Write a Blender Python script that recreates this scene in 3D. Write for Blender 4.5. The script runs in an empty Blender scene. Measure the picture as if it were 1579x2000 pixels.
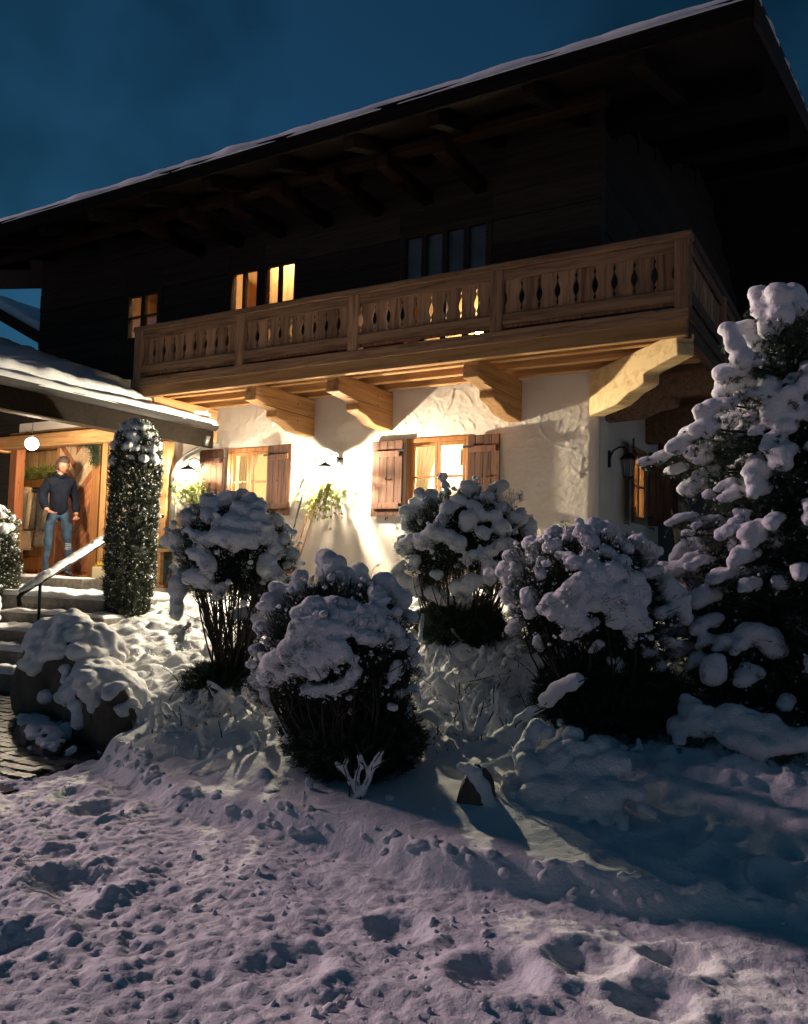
import bpy, bmesh, math, random
import numpy as np
from mathutils import Vector, Matrix

SC = bpy.context.scene
COL = SC.collection
random.seed(7); RNG = np.random.default_rng(7)

# ------------------------------------------------------------------ camera
# world: house facade is the plane y=0, its right corner x=0, paving at z=0.1, z up, metres
yaw, pitch, roll = math.radians(30.19), math.radians(3.71), math.radians(1.42)
Fv = Vector((-math.sin(yaw)*math.cos(pitch), math.cos(yaw)*math.cos(pitch), math.sin(pitch)))
R0 = Vector((math.cos(yaw), math.sin(yaw), 0)); U0 = R0.cross(Fv)
Rv = math.cos(roll)*R0 + math.sin(roll)*U0; Uv = -math.sin(roll)*R0 + math.cos(roll)*U0
cam = bpy.data.cameras.new('camera'); camo = bpy.data.objects.new('camera', cam); COL.objects.link(camo)
M = Matrix((Rv, Uv, -Fv)).transposed().to_4x4(); M.translation = Vector((2.568, -8.4, 1.4)); camo.matrix_world = M
cam.sensor_fit = 'VERTICAL'; cam.sensor_height = 24.0; cam.lens = 24.0*1608/2000
cam.clip_start = 0.05; cam.clip_end = 3000
SC.camera = camo
CAM = np.array([2.568, -8.4, 1.4])

# ------------------------------------------------------------------ night sky, light for an unseen yard lamp, exposure
world = bpy.data.worlds.new('World'); SC.world = world; world.use_nodes = True
wn = world.node_tree; wn.nodes.clear()
wo = wn.nodes.new('ShaderNodeOutputWorld'); bg = wn.nodes.new('ShaderNodeBackground'); sky = wn.nodes.new('ShaderNodeTexSky')
sky.sky_type = 'NISHITA'; sky.sun_disc = False
SUN_EL, SUN_AZ, SUN_DIR = 22.0, -86.0, -5.0
sky.sun_elevation = math.radians(SUN_EL); sky.sun_rotation = math.radians(SUN_AZ)
sky.altitude = 900; sky.air_density = 1.0; sky.dust_density = 0.2; sky.ozone_density = 6.0
SKY_STRENGTH = 0.0265
tint = wn.nodes.new('ShaderNodeMix'); tint.data_type = 'RGBA'; tint.blend_type = 'MULTIPLY'; tint.inputs[0].default_value = 1.0
tint.inputs[7].default_value = (0.44, 1.0, 0.97, 1)
wn.links.new(sky.outputs[0], tint.inputs[6])
# dark broken night cloud
wtc = wn.nodes.new('ShaderNodeTexCoord'); wns = wn.nodes.new('ShaderNodeTexNoise'); wns.inputs['Scale'].default_value = 2.2; wns.inputs['Detail'].default_value = 5
wmp = wn.nodes.new('ShaderNodeMapping'); wmp.inputs['Location'].default_value = (0.3, 0.0, 0.0); wn.links.new(wtc.outputs['Generated'], wmp.inputs[0]); wn.links.new(wmp.outputs[0], wns.inputs[0])
wr = wn.nodes.new('ShaderNodeValToRGB'); wr.color_ramp.elements[0].position = .44; wr.color_ramp.elements[0].color = (.30, .44, .40, 1); wr.color_ramp.elements[1].position = .60; wr.color_ramp.elements[1].color = (1, 1, 1, 1)
wmx = wn.nodes.new('ShaderNodeMix'); wmx.data_type = 'RGBA'; wmx.blend_type = 'MULTIPLY'; wmx.inputs[0].default_value = 1; wn.links.new(wns.outputs[0], wr.inputs[0])
wn.links.new(tint.outputs[2], wmx.inputs[6]); wn.links.new(wr.outputs[0], wmx.inputs[7]); wn.links.new(wmx.outputs[2], bg.inputs[0])
bg.inputs[1].default_value = SKY_STRENGTH; wn.links.new(bg.outputs[0], wo.inputs[0])
sun = bpy.data.lights.new('yard_lamp_light', 'SUN'); suno = bpy.data.objects.new('yard_lamp_light', sun); COL.objects.link(suno)
sun.energy = 2.15; sun.angle = math.radians(5); sun.color = (1.0, 0.70, 0.76)
# low pink light from far left, in place of an unseen yard lamp
sd = Vector((math.cos(math.radians(SUN_DIR))*math.cos(math.radians(SUN_EL)), math.sin(math.radians(SUN_DIR))*math.cos(math.radians(SUN_EL)), -math.sin(math.radians(SUN_EL))))
suno.rotation_euler = sd.to_track_quat('-Z', 'Y').to_euler()
SC.view_settings.view_transform = 'Standard'; SC.view_settings.look = 'None'
SC.view_settings.exposure = 0.0; SC.view_settings.gamma = 1.0; SC.view_settings.use_curve_mapping = False
SC.render.engine = 'CYCLES'
cy = SC.cycles
cy.use_denoising = True; cy.max_bounces = 7; cy.diffuse_bounces = 3; cy.glossy_bounces = 2; cy.transmission_bounces = 4
cy.transparent_max_bounces = 8; cy.caustics_reflective = False; cy.caustics_refractive = False; cy.sample_clamp_indirect = 4.0

# ------------------------------------------------------------------ helpers
def tag(o, label=None, cat=None, group=None, kind=None):
    if label: o['label'] = label
    if cat: o['category'] = cat
    if group: o['group'] = group
    if kind: o['kind'] = kind
    return o
def thing(name, label, cat, loc=(0, 0, 0), group=None):
    o = bpy.data.objects.new(name, None); COL.objects.link(o); o.location = loc; o.empty_display_size = .1
    return tag(o, label, cat, group)
def wloc(o):
    v = Vector((0, 0, 0))
    while o is not None: v = v + Vector(o.location); o = o.parent
    return v
def link(name, me, mat=None, parent=None, loc=None, kind=None, smooth=False, bevel=0):
    o = bpy.data.objects.new(name, me); COL.objects.link(o)
    if mat is not None and not me.materials: me.materials.append(mat)
    if smooth: me.shade_smooth()
    if parent is not None: o.parent = parent
    if loc is not None: o.location = loc
    if kind: o['kind'] = kind
    if bevel:
        b = o.modifiers.new('bevel', 'BEVEL'); b.width = bevel; b.segments = 2; b.limit_method = 'ANGLE'
    return o
def tri_mesh(name, V, F, smooth=False):
    me = bpy.data.meshes.new(name); V = np.ascontiguousarray(V, np.float32); F = np.ascontiguousarray(F, np.int32)
    k = F.shape[1]
    me.vertices.add(len(V)); me.vertices.foreach_set('co', V.ravel())
    me.loops.add(F.size); me.loops.foreach_set('vertex_index', F.ravel())
    me.polygons.add(len(F)); me.polygons.foreach_set('loop_start', np.arange(0, F.size, k, dtype=np.int32))
    me.polygons.foreach_set('loop_total', np.full(len(F), k, np.int32))
    me.update(calc_edges=True)
    if smooth: me.shade_smooth()
    return me
class MB:
    """collects world-space geometry for ONE mesh object"""
    def __init__(s): s.v = []; s.f = []; s.mi = []; s.m = 0
    def add(s, vs, fs):
        n = len(s.v); s.v += [tuple(map(float, v)) for v in vs]; s.f += [tuple(i+n for i in f) for f in fs]; s.mi += [s.m]*len(fs); return s
    def box(s, x0, x1, y0, y1, z0, z1, rot=None, c=None):
        vs = [(x, y, z) for x in (x0, x1) for y in (y0, y1) for z in (z0, z1)]
        if rot is not None:
            c = Vector(c if c is not None else ((x0+x1)/2, (y0+y1)/2, (z0+z1)/2)); vs = [c + rot @ (Vector(v)-c) for v in vs]
        return s.add(vs, [(0, 1, 3, 2), (4, 6, 7, 5), (0, 4, 5, 1), (2, 3, 7, 6), (0, 2, 6, 4), (1, 5, 7, 3)])
    def beam(s, a, b, w, h, up=(0, 0, 1)):
        a = Vector(a); b = Vector(b); d = (b-a).normalized(); side = d.cross(Vector(up)).normalized(); u = side.cross(d)
        vs = [p + side*sx*w/2 + u*sz*h/2 for p in (a, b) for sx in (-1, 1) for sz in (-1, 1)]
        return s.add(vs, [(0, 1, 3, 2), (4, 6, 7, 5), (0, 4, 5, 1), (2, 3, 7, 6), (0, 2, 6, 4), (1, 5, 7, 3)])
    def prism(s, poly, O, A, B, N, t):
        O, A, B, N = map(Vector, (O, A, B, N)); n = len(poly)
        vs = [O + A*p[0] + B*p[1] for p in poly] + [O + A*p[0] + B*p[1] + N*t for p in poly]
        return s.add(vs, [tuple(range(n))[::-1], tuple(range(n, 2*n))] + [(i, (i+1) % n, (i+1) % n+n, i+n) for i in range(n)])
    def tube(s, pts, r, n=8, cap=True):
        pts = [Vector(p) for p in pts]; k = len(pts)
        rs = [r]*k if not hasattr(r, '__len__') else r
        vs = []; prev = None
        for i, p in enumerate(pts):
            d = (pts[min(i+1, k-1)] - pts[max(i-1, 0)])
            d = d.normalized() if d.length > 1e-9 else Vector((0, 0, 1))
            if prev is None: side = d.orthogonal().normalized()
            else:
                side = prev - d*prev.dot(d); side = side.normalized() if side.length > 1e-6 else d.orthogonal().normalized()
            prev = side; u = d.cross(side)
            for j in range(n):
                a = 2*math.pi*j/n; vs.append(p + (side*math.cos(a) + u*math.sin(a))*rs[i])
        fs = [(i*n+j, i*n+(j+1) % n, (i+1)*n+(j+1) % n, (i+1)*n+j) for i in range(k-1) for j in range(n)]
        if cap: fs += [tuple(range(n))[::-1], tuple(range((k-1)*n, k*n))]
        return s.add(vs, fs)
    def lathe(s, c, prof, n=16):
        c = Vector(c); vs = []
        for r, z in prof:
            for j in range(n):
                a = 2*math.pi*j/n; vs.append(c + Vector((r*math.cos(a), r*math.sin(a), z)))
        k = len(prof)
        fs = [(i*n+j, i*n+(j+1) % n, (i+1)*n+(j+1) % n, (i+1)*n+j) for i in range(k-1) for j in range(n)]
        return s.add(vs, fs + [tuple(range(n))[::-1], tuple(range((k-1)*n, k*n))])
    def ball(s, c, r, sub=2):
        V, F = ICO[sub]; r = np.array(r if hasattr(r, '__len__') else (r, r, r)); return s.add(V*r+np.array(c), F.tolist())
    def build(s, name, mat, parent=None, bevel=0, smooth=False, kind=None):
        off = wloc(parent); me = bpy.data.meshes.new(name)
        me.from_pydata([tuple(Vector(v)-off) for v in s.v], [], s.f)
        for m in (mat if isinstance(mat, (list, tuple)) else [mat]): me.materials.append(m)
        if isinstance(mat, (list, tuple)): me.polygons.foreach_set('material_index', s.mi)
        bm = bmesh.new(); bm.from_mesh(me); bmesh.ops.recalc_face_normals(bm, faces=bm.faces); bm.to_mesh(me); bm.free()
        return link(name, me, None, parent, kind=kind, smooth=smooth, bevel=bevel)
ICO = {}
for s_ in (1, 2, 3, 4, 5):
    b_ = bmesh.new(); bmesh.ops.create_icosphere(b_, subdivisions=s_, radius=1)
    ICO[s_] = (np.array([v.co[:] for v in b_.verts]), np.array([[v.index for v in f.verts] for f in b_.faces])); b_.free()

# numpy noise
def _h(ix, iy, iz, seed):
    h = (ix*374761393 + iy*668265263 + iz*2147483647 + seed*974634777) & 0xffffffff
    h = ((h ^ (h >> 13))*1274126177) & 0xffffffff
    return ((h ^ (h >> 16)) & 0xffff)/65535.0
def vnoise(x, y, z=0., seed=0):
    x, y, z = np.broadcast_arrays(np.asarray(x, float), np.asarray(y, float), np.asarray(z, float))
    ix, iy, iz = (np.floor(a).astype(np.int64) for a in (x, y, z)); fx, fy, fz = x-ix, y-iy, z-iz
    fx, fy, fz = (a*a*a*(a*(a*6-15)+10) for a in (fx, fy, fz)); r = 0
    for dx in (0, 1):
        for dy in (0, 1):
            for dz in (0, 1):
                r = r + _h(ix+dx, iy+dy, iz+dz, seed)*(fx if dx else 1-fx)*(fy if dy else 1-fy)*(fz if dz else 1-fz)
    return r*2-1
def fbm(x, y, z=0., seed=0, o=4, g=.5):
    r = 0; a = 1; t = 0
    for i in range(o):
        r = r + a*vnoise(np.asarray(x)*2**i+i*7.3, np.asarray(y)*2**i+i*3.1, np.asarray(z)*2**i, seed+i); t += a; a *= g
    return r/t
def sstep(a, b, x): t = np.clip((x-a)/(b-a), 0, 1); return t*t*(3-2*t)

# ------------------------------------------------------------------ materials
def mat_base(name):
    m = bpy.data.materials.new(name); m.use_nodes = True; nt = m.node_tree; b = nt.nodes['Principled BSDF']; return m, nt, b
def N(nt, t, **k):
    n = nt.nodes.new(t)
    for a, v in k.items(): setattr(n, a, v)
    return n
def ramp(nt, stops):
    r = N(nt, 'ShaderNodeValToRGB'); e = r.color_ramp.elements
    while len(e) < len(stops): e.new(.5)
    for i, (p, c) in enumerate(stops): e[i].position = p; e[i].color = (*c, 1)
    return r
def wood(name, dark, light, axis=0, rough=.7, scale=1.0, bump=.25, knots=True, gap=None):
    m, nt, b = mat_base(name); L = nt.links.new
    tc = N(nt, 'ShaderNodeTexCoord'); oi = N(nt, 'ShaderNodeObjectInfo'); mp = N(nt, 'ShaderNodeMapping')
    sc = [14*scale]*3; sc[axis] = .9*scale; mp.inputs['Scale'].default_value = sc
    ad = N(nt, 'ShaderNodeVectorMath', operation='ADD'); ml = N(nt, 'ShaderNodeVectorMath', operation='SCALE'); ml.inputs['Scale'].default_value = 17
    cb = N(nt, 'ShaderNodeCombineXYZ'); L(oi.outputs['Random'], cb.inputs[0]); L(oi.outputs['Random'], cb.inputs[1]); L(oi.outputs['Random'], cb.inputs[2])
    L(cb.outputs[0], ml.inputs[0]); L(tc.outputs['Object'], ad.inputs[0]); L(ml.outputs[0], ad.inputs[1]); L(ad.outputs[0], mp.inputs[0])
    n1 = N(nt, 'ShaderNodeTexNoise'); n1.inputs['Scale'].default_value = 1.6; n1.inputs['Detail'].default_value = 6; n1.inputs['Distortion'].default_value = .8; L(mp.outputs[0], n1.inputs[0])
    n2 = N(nt, 'ShaderNodeTexNoise'); n2.inputs['Scale'].default_value = 8; n2.inputs['Detail'].default_value = 3; L(mp.outputs[0], n2.inputs[0])
    mx = N(nt, 'ShaderNodeMath', operation='MULTIPLY_ADD'); L(n2.outputs[0], mx.inputs[0]); mx.inputs[1].default_value = .35; L(n1.outputs[0], mx.inputs[2])
    r = ramp(nt, [(.42, dark), (.78, light)]); L(mx.outputs[0], r.inputs[0])
    col = r.outputs[0]
    # piece to piece variation
    hv = N(nt, 'ShaderNodeHueSaturation'); mr = N(nt, 'ShaderNodeMapRange'); mr.inputs[3].default_value = .72; mr.inputs[4].default_value = 1.25
    L(oi.outputs['Random'], mr.inputs[0]); L(mr.outputs[0], hv.inputs['Value']); L(col, hv.inputs['Color']); col = hv.outputs[0]
    if knots:
        v = N(nt, 'ShaderNodeTexVoronoi'); v.inputs['Scale'].default_value = 1; mp2 = N(nt, 'ShaderNodeMapping'); s2 = [9.]*3; s2[axis] = 3.2; mp2.inputs['Scale'].default_value = s2
        L(ad.outputs[0], mp2.inputs[0]); L(mp2.outputs[0], v.inputs[0])
        kr = ramp(nt, [(.03, (.25, .25, .25)), (.13, (1, 1, 1))]); L(v.outputs['Distance'], kr.inputs[0])
        km = N(nt, 'ShaderNodeMix', data_type='RGBA', blend_type='MULTIPLY'); km.inputs[0].default_value = .8; L(col, km.inputs[6]); L(kr.outputs[0], km.inputs[7]); col = km.outputs[2]
    L(col, b.inputs['Base Color']); b.inputs['Roughness'].default_value = rough; b.inputs['Specular IOR Level'].default_value = .04 if 'roof' in name else .2
    bp = N(nt, 'ShaderNodeBump'); bp.inputs['Strength'].default_value = bump; bp.inputs['Distance'].default_value = .008; L(mx.outputs[0], bp.inputs['Height']); L(bp.outputs[0], b.inputs['Normal'])
    return m
def plain(name, col, rough=.6, metal=0, noise=.25, nscale=8, bump=.1, spec=None):
    m, nt, b = mat_base(name); L = nt.links.new
    tc = N(nt, 'ShaderNodeTexCoord'); n = N(nt, 'ShaderNodeTexNoise'); n.inputs['Scale'].default_value = nscale; n.inputs['Detail'].default_value = 6; L(tc.outputs['Object'], n.inputs[0])
    r = ramp(nt, [(.3, tuple(c*(1-noise) for c in col)), (.7, tuple(min(1, c*(1+noise)) for c in col))]); L(n.outputs[0], r.inputs[0]); L(r.outputs[0], b.inputs['Base Color'])
    b.inputs['Roughness'].default_value = rough; b.inputs['Metallic'].default_value = metal
    if spec is not None: b.inputs['Specular IOR Level'].default_value = spec
    bp = N(nt, 'ShaderNodeBump'); bp.inputs['Strength'].default_value = bump; bp.inputs['Distance'].default_value = .02; L(n.outputs[0], bp.inputs['Height']); L(bp.outputs[0], b.inputs['Normal'])
    return m
def snow_mat(name, crumb=.35, scale=60, sss=.0, dirt=0):
    m, nt, b = mat_base(name); L = nt.links.new
    g = N(nt, 'ShaderNodeNewGeometry'); n = N(nt, 'ShaderNodeTexNoise'); n.inputs['Scale'].default_value = scale; n.inputs['Detail'].default_value = 8; n.inputs['Roughness'].default_value = .65; L(g.outputs['Position'], n.inputs[0])
    n2 = N(nt, 'ShaderNodeTexNoise'); n2.inputs['Scale'].default_value = 3.5; n2.inputs['Detail'].default_value = 4; L(g.outputs['Position'], n2.inputs[0])
    d = 1-dirt
    r = ramp(nt, [(.3, (.72*d, .74*d, .78*d)), (.7, (.84, .84, .85))]); L(n2.outputs[0], r.inputs[0]); L(r.outputs[0], b.inputs['Base Color'])
    b.inputs['Roughness'].default_value = .75; b.inputs['Specular IOR Level'].default_value = .25
    if sss: b.inputs['Subsurface Weight'].default_value = sss; b.inputs['Subsurface Radius'].default_value = (.6, .7, .9); b.inputs['Subsurface Scale'].default_value = .02
    bp = N(nt, 'ShaderNodeBump'); bp.inputs['Strength'].default_value = crumb; bp.inputs['Distance'].default_value = .02; L(n.outputs[0], bp.inputs['Height']); L(bp.outputs[0], b.inputs['Normal'])
    return m
def emis(name, col, strength):
    m = bpy.data.materials.new(name); m.use_nodes = True; nt = m.node_tree; nt.nodes.clear(); o = N(nt, 'ShaderNodeOutputMaterial'); e = N(nt, 'ShaderNodeEmission')
    e.inputs[0].default_value = (*col, 1); e.inputs[1].default_value = strength; nt.links.new(e.outputs[0], o.inputs[0]); return m
def glass_mat(name, tintc=(1, 1, 1), refl=.12, rough=.02):
    m = bpy.data.materials.new(name); m.use_nodes = True; nt = m.node_tree; nt.nodes.clear(); o = N(nt, 'ShaderNodeOutputMaterial')
    t = N(nt, 'ShaderNodeBsdfTransparent'); t.inputs[0].default_value = (*tintc, 1); g = N(nt, 'ShaderNodeBsdfGlossy'); g.inputs['Roughness'].default_value = rough
    fr = N(nt, 'ShaderNodeLayerWeight'); fr.inputs[0].default_value = .25; mr = N(nt, 'ShaderNodeMath', operation='MULTIPLY_ADD'); nt.links.new(fr.outputs['Fresnel'], mr.inputs[0]); mr.inputs[1].default_value = .6; mr.inputs[2].default_value = refl*.3
    x = N(nt, 'ShaderNodeMixShader'); nt.links.new(mr.outputs[0], x.inputs[0]); nt.links.new(t.outputs[0], x.inputs[1]); nt.links.new(g.outputs[0], x.inputs[2]); nt.links.new(x.outputs[0], o.inputs[0]); return m
def cloth(name, col, trans=0, noise=.2, nscale=30):
    m = plain(name, col, .85, 0, noise, nscale, .3)
    if trans:
        nt = m.node_tree; b = nt.nodes['Principled BSDF']; t = N(nt, 'ShaderNodeBsdfTranslucent'); t.inputs[0].default_value = (*col, 1); x = N(nt, 'ShaderNodeMixShader'); x.inputs[0].default_value = trans
        o = [n for n in nt.nodes if n.type == 'OUTPUT_MATERIAL'][0]; nt.links.new(b.outputs[0], x.inputs[1]); nt.links.new(t.outputs[0], x.inputs[2]); nt.links.new(x.outputs[0], o.inputs[0])
    return m
def needle_mat(name, c1, c2):
    m, nt, b = mat_base(name); L = nt.links.new; g = N(nt, 'ShaderNodeNewGeometry'); n = N(nt, 'ShaderNodeTexNoise'); n.inputs['Scale'].default_value = 14; L(g.outputs['Position'], n.inputs[0])
    r = ramp(nt, [(.35, c1), (.65, c2)]); L(n.outputs[0], r.inputs[0]); L(r.outputs[0], b.inputs['Base Color']); b.inputs['Roughness'].default_value = .6; b.inputs['Specular IOR Level'].default_value = .3
    return m
M_ = {}
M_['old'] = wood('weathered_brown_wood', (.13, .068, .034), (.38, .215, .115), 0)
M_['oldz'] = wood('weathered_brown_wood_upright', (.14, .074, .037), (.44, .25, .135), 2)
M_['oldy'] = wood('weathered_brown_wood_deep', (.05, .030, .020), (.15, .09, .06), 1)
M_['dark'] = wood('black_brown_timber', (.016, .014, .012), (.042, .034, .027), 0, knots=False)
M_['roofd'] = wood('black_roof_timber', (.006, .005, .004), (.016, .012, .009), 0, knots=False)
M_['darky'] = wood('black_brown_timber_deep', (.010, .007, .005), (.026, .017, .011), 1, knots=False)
M_['beam'] = wood('golden_beam_wood', (.26, .125, .045), (.47, .27, .12), 1, scale=.6)
M_['beamx'] = wood('golden_beam_wood_along', (.24, .11, .04), (.46, .26, .11), 0, scale=.6)
M_['corner'] = wood('pale_spruce_wood', (.38, .25, .11), (.58, .42, .22), 0, scale=.5)
M_['frame'] = wood('orange_brown_frame_wood', (.26, .10, .03), (.42, .19, .065), 2, .45)
M_['shut'] = wood('reddish_brown_shutter_wood', (.028, .012, .008), (.11, .050, .030), 2, .85, bump=.5)
M_['door'] = wood('red_brown_door_wood', (.24, .075, .03), (.40, .16, .07), 2, .5)
M_['chev'] = wood('lamplit_door_wood', (.42, .26, .14), (.62, .44, .27), 2, .5)
M_['room'] = wood('orange_room_planks', (.58, .34, .15), (.80, .54, .29), 2, .5, scale=.7)
M_['snow'] = snow_mat('ground_snow', .55, 55)
M_['snowb'] = snow_mat('fluffy_bush_snow', .75, 80, sss=.5)
M_['snowr'] = snow_mat('roof_snow', .3, 30)
M_['iron'] = plain('black_iron', (.012, .012, .012), .5, .6, .3, 20)
M_['zinc'] = plain('grey_zinc_pipe', (.22, .22, .21), .45, .6, .2, 10)
M_['gutter'] = plain('dark_copper_gutter', (.010, .008, .008), .8, .0, .3, 9)
M_['stone'] = plain('grey_brown_rock', (.075, .062, .05), .85, 0, .5, 5, .9)
M_['step'] = plain('grey_granite_step', (.16, .145, .125), .8, 0, .35, 14, .5)
M_['paver'] = plain('wet_dark_paver', (.045, .043, .042), .28, 0, .45, 18, .5)
M_['joint'] = plain('dark_joint_sand', (.012, .012, .012), .9, 0, .3, 30)
M_['cream'] = plain('cream_room_wall', (.78, .66, .45), .9, 0, .05, 4)
M_['curtain'] = cloth('white_curtain', (.85, .80, .68), .65, .06, 12)
M_['glass'] = glass_mat('window_glass')
M_['nd'] = needle_mat('dark_pine_needles', (.010, .022, .012), (.034, .06, .030))
M_['nl'] = needle_mat('grey_green_needles', (.022, .045, .028), (.075, .11, .065))
M_['thuja'] = needle_mat('thuja_green', (.020, .030, .018), (.075, .085, .05))
M_['mist'] = needle_mat('yellow_green_leaves', (.16, .20, .04), (.33, .36, .10))
M_['bark'] = plain('dark_bark', (.03, .022, .017), .9, 0, .4, 30, .5)
M_['twig'] = plain('brown_twig', (.06, .04, .026), .9, 0, .4, 30, .3)

# plaster: trowelled white lime render
def plaster():
    m, nt, b = mat_base('white_trowelled_plaster'); L = nt.links.new; g = N(nt, 'ShaderNodeNewGeometry')
    n = N(nt, 'ShaderNodeTexNoise'); n.inputs['Scale'].default_value = 9; n.inputs['Detail'].default_value = 7; n.inputs['Distortion'].default_value = 1.2; L(g.outputs['Position'], n.inputs[0])
    n2 = N(nt, 'ShaderNodeTexNoise'); n2.inputs['Scale'].default_value = 1.3; n2.inputs['Detail'].default_value = 3; L(g.outputs['Position'], n2.inputs[0])
    r = ramp(nt, [(.3, (.70, .62, .54)), (.7, (.80, .73, .65))]); L(n2.outputs[0], r.inputs[0]); L(r.outputs[0], b.inputs['Base Color']); b.inputs['Roughness'].default_value = .9
    bp = N(nt, 'ShaderNodeBump'); bp.inputs['Strength'].default_value = .45; bp.inputs['Distance'].default_value = .012; L(n.outputs[0], bp.inputs['Height']); L(bp.outputs[0], b.inputs['Normal']); return m
M_['plaster'] = plaster()

# ------------------------------------------------------------------ snow from merged blobs
def eval_mesh(o, name):
    dg = bpy.context.evaluated_depsgraph_get(); me = bpy.data.meshes.new_from_object(o.evaluated_get(dg)); me.name = name
    old = o.data; bpy.data.objects.remove(o); bpy.data.meshes.remove(old); return me
TEXN = bpy.data.textures.new('lumps', 'CLOUDS'); TEXN.noise_scale = .030; TEXN.noise_depth = 2
TEXB = bpy.data.textures.new('big_lumps', 'CLOUDS'); TEXB.noise_scale = .16; TEXB.noise_depth = 1
def blob_mesh(name, C, R, voxel=.014, smooth=4, d1=.012, d2=.03, off=(0, 0, 0), tex=None):
    """C (n,3) centres, R (n,3) radii -> one merged lumpy surface"""
    V, F = ICO[2]; C = np.asarray(C, float) - np.asarray(off, float); R = np.asarray(R, float)
    vv = (V[None]*R[:, None] + C[:, None]).reshape(-1, 3); ff = (F[None] + (np.arange(len(C))*len(V))[:, None, None]).reshape(-1, 3)
    me = tri_mesh('tmp', vv, ff); o = bpy.data.objects.new('tmp', me); COL.objects.link(o)
    m = o.modifiers.new('r', 'REMESH'); m.mode = 'VOXEL'; m.voxel_size = voxel
    if smooth: m = o.modifiers.new('s', 'SMOOTH'); m.factor = .6; m.iterations = smooth
    for t, s in ((TEXB, d2), (TEXN, d1)):
        if s: m = o.modifiers.new('d', 'DISPLACE'); m.texture = t; m.strength = s; m.mid_level = .5; m.texture_coords = 'LOCAL'
    me = eval_mesh(o, name); me.shade_smooth(); return me
def along(pts, step=.5, jit=.12, lump=.35, flat=.8, seed=0):
    """blobs along a polyline of (x,y,z,r)"""
    rg = np.random.default_rng(seed); C = []; R = []
    for a, b in zip(pts[:-1], pts[1:]):
        a = np.array(a); b = np.array(b); L = np.linalg.norm(b[:3]-a[:3]); n = max(1, int(L/(step*a[3])))
        for i in range(n+1):
            p = a+(b-a)*i/n; r = p[3]*(1+rg.uniform(-jit, jit)); C.append(p[:3] + rg.normal(0, .10, 3)*p[3]); R.append((r, r, r*flat))
            if rg.random() < lump:
                q = rg.normal(0, 1, 3); q /= np.linalg.norm(q); C.append(p[:3]+q*r*.6); R.append((r*.6, r*.6, r*.5))
    return C, R
def needles(P, D, count, length, width, spread, seed=0, jit=.3):
    """P,D (n,3): tufts; returns thin triangles"""
    rg = np.random.default_rng(seed); n = len(P)
    p = np.repeat(P, count, 0); d = np.repeat(D, count, 0) + rg.normal(0, spread, (n*count, 3)); d /= np.linalg.norm(d, axis=1, keepdims=True)
    p = p + rg.normal(0, length*jit, p.shape)
    w = np.cross(d, rg.normal(0, 1, d.shape)); w /= np.linalg.norm(w, axis=1, keepdims=True) + 1e-9
    L = length*rg.uniform(.6, 1.2, (n*count, 1)); a = p-w*width/2; b = p+w*width/2; c = p+d*L
    V = np.stack([a, b, c], 1).reshape(-1, 3); F = np.arange(len(V)).reshape(-1, 3); return V, F
def dusting(name, P, r0, r1, parent, seed=0):
    """tiny dabs of snow caught on needle tips"""
    rg = np.random.default_rng(seed); P = np.asarray(P); V, F = ICO[1]; s = rg.uniform(r0, r1, (len(P), 1, 1))*rg.uniform(.7, 1.5, (len(P), 1, 3)); W = V[None]*(1+.3*rg.uniform(-1, 1, (len(P), len(V), 1)))*s + P[:, None]
    return link(name, tri_mesh(name, W.reshape(-1, 3)-np.array(wloc(parent)), (F[None]+(np.arange(len(P))*len(V))[:, None, None]).reshape(-1, 3), True), M_['snowb'], parent, kind='stuff')
def needle_obj(name, VF, mat, parent, kind=None):
    V = np.concatenate([v for v, f in VF]); F = np.arange(len(V)).reshape(-1, 3)
    return link(name, tri_mesh(name, V-np.array(wloc(parent)), F), mat, parent, kind=kind)
def strokes_snow(name, strokes, parent, voxel=.014, seed=0, flat=.8, lump=.35, mat=None, extra=None, d1=.010, d2=.02, kind=None):
    C = []; R = []
    for i, s in enumerate(strokes):
        c, r = along(s, seed=seed+i, flat=flat, lump=lump); C += c; R += r
    if extra: C += extra[0]; R += extra[1]
    return link(name, blob_mesh(name, C, R, voxel, 3, d1, d2, wloc(parent)), mat or M_['snowb'], parent, kind=kind)
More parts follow.
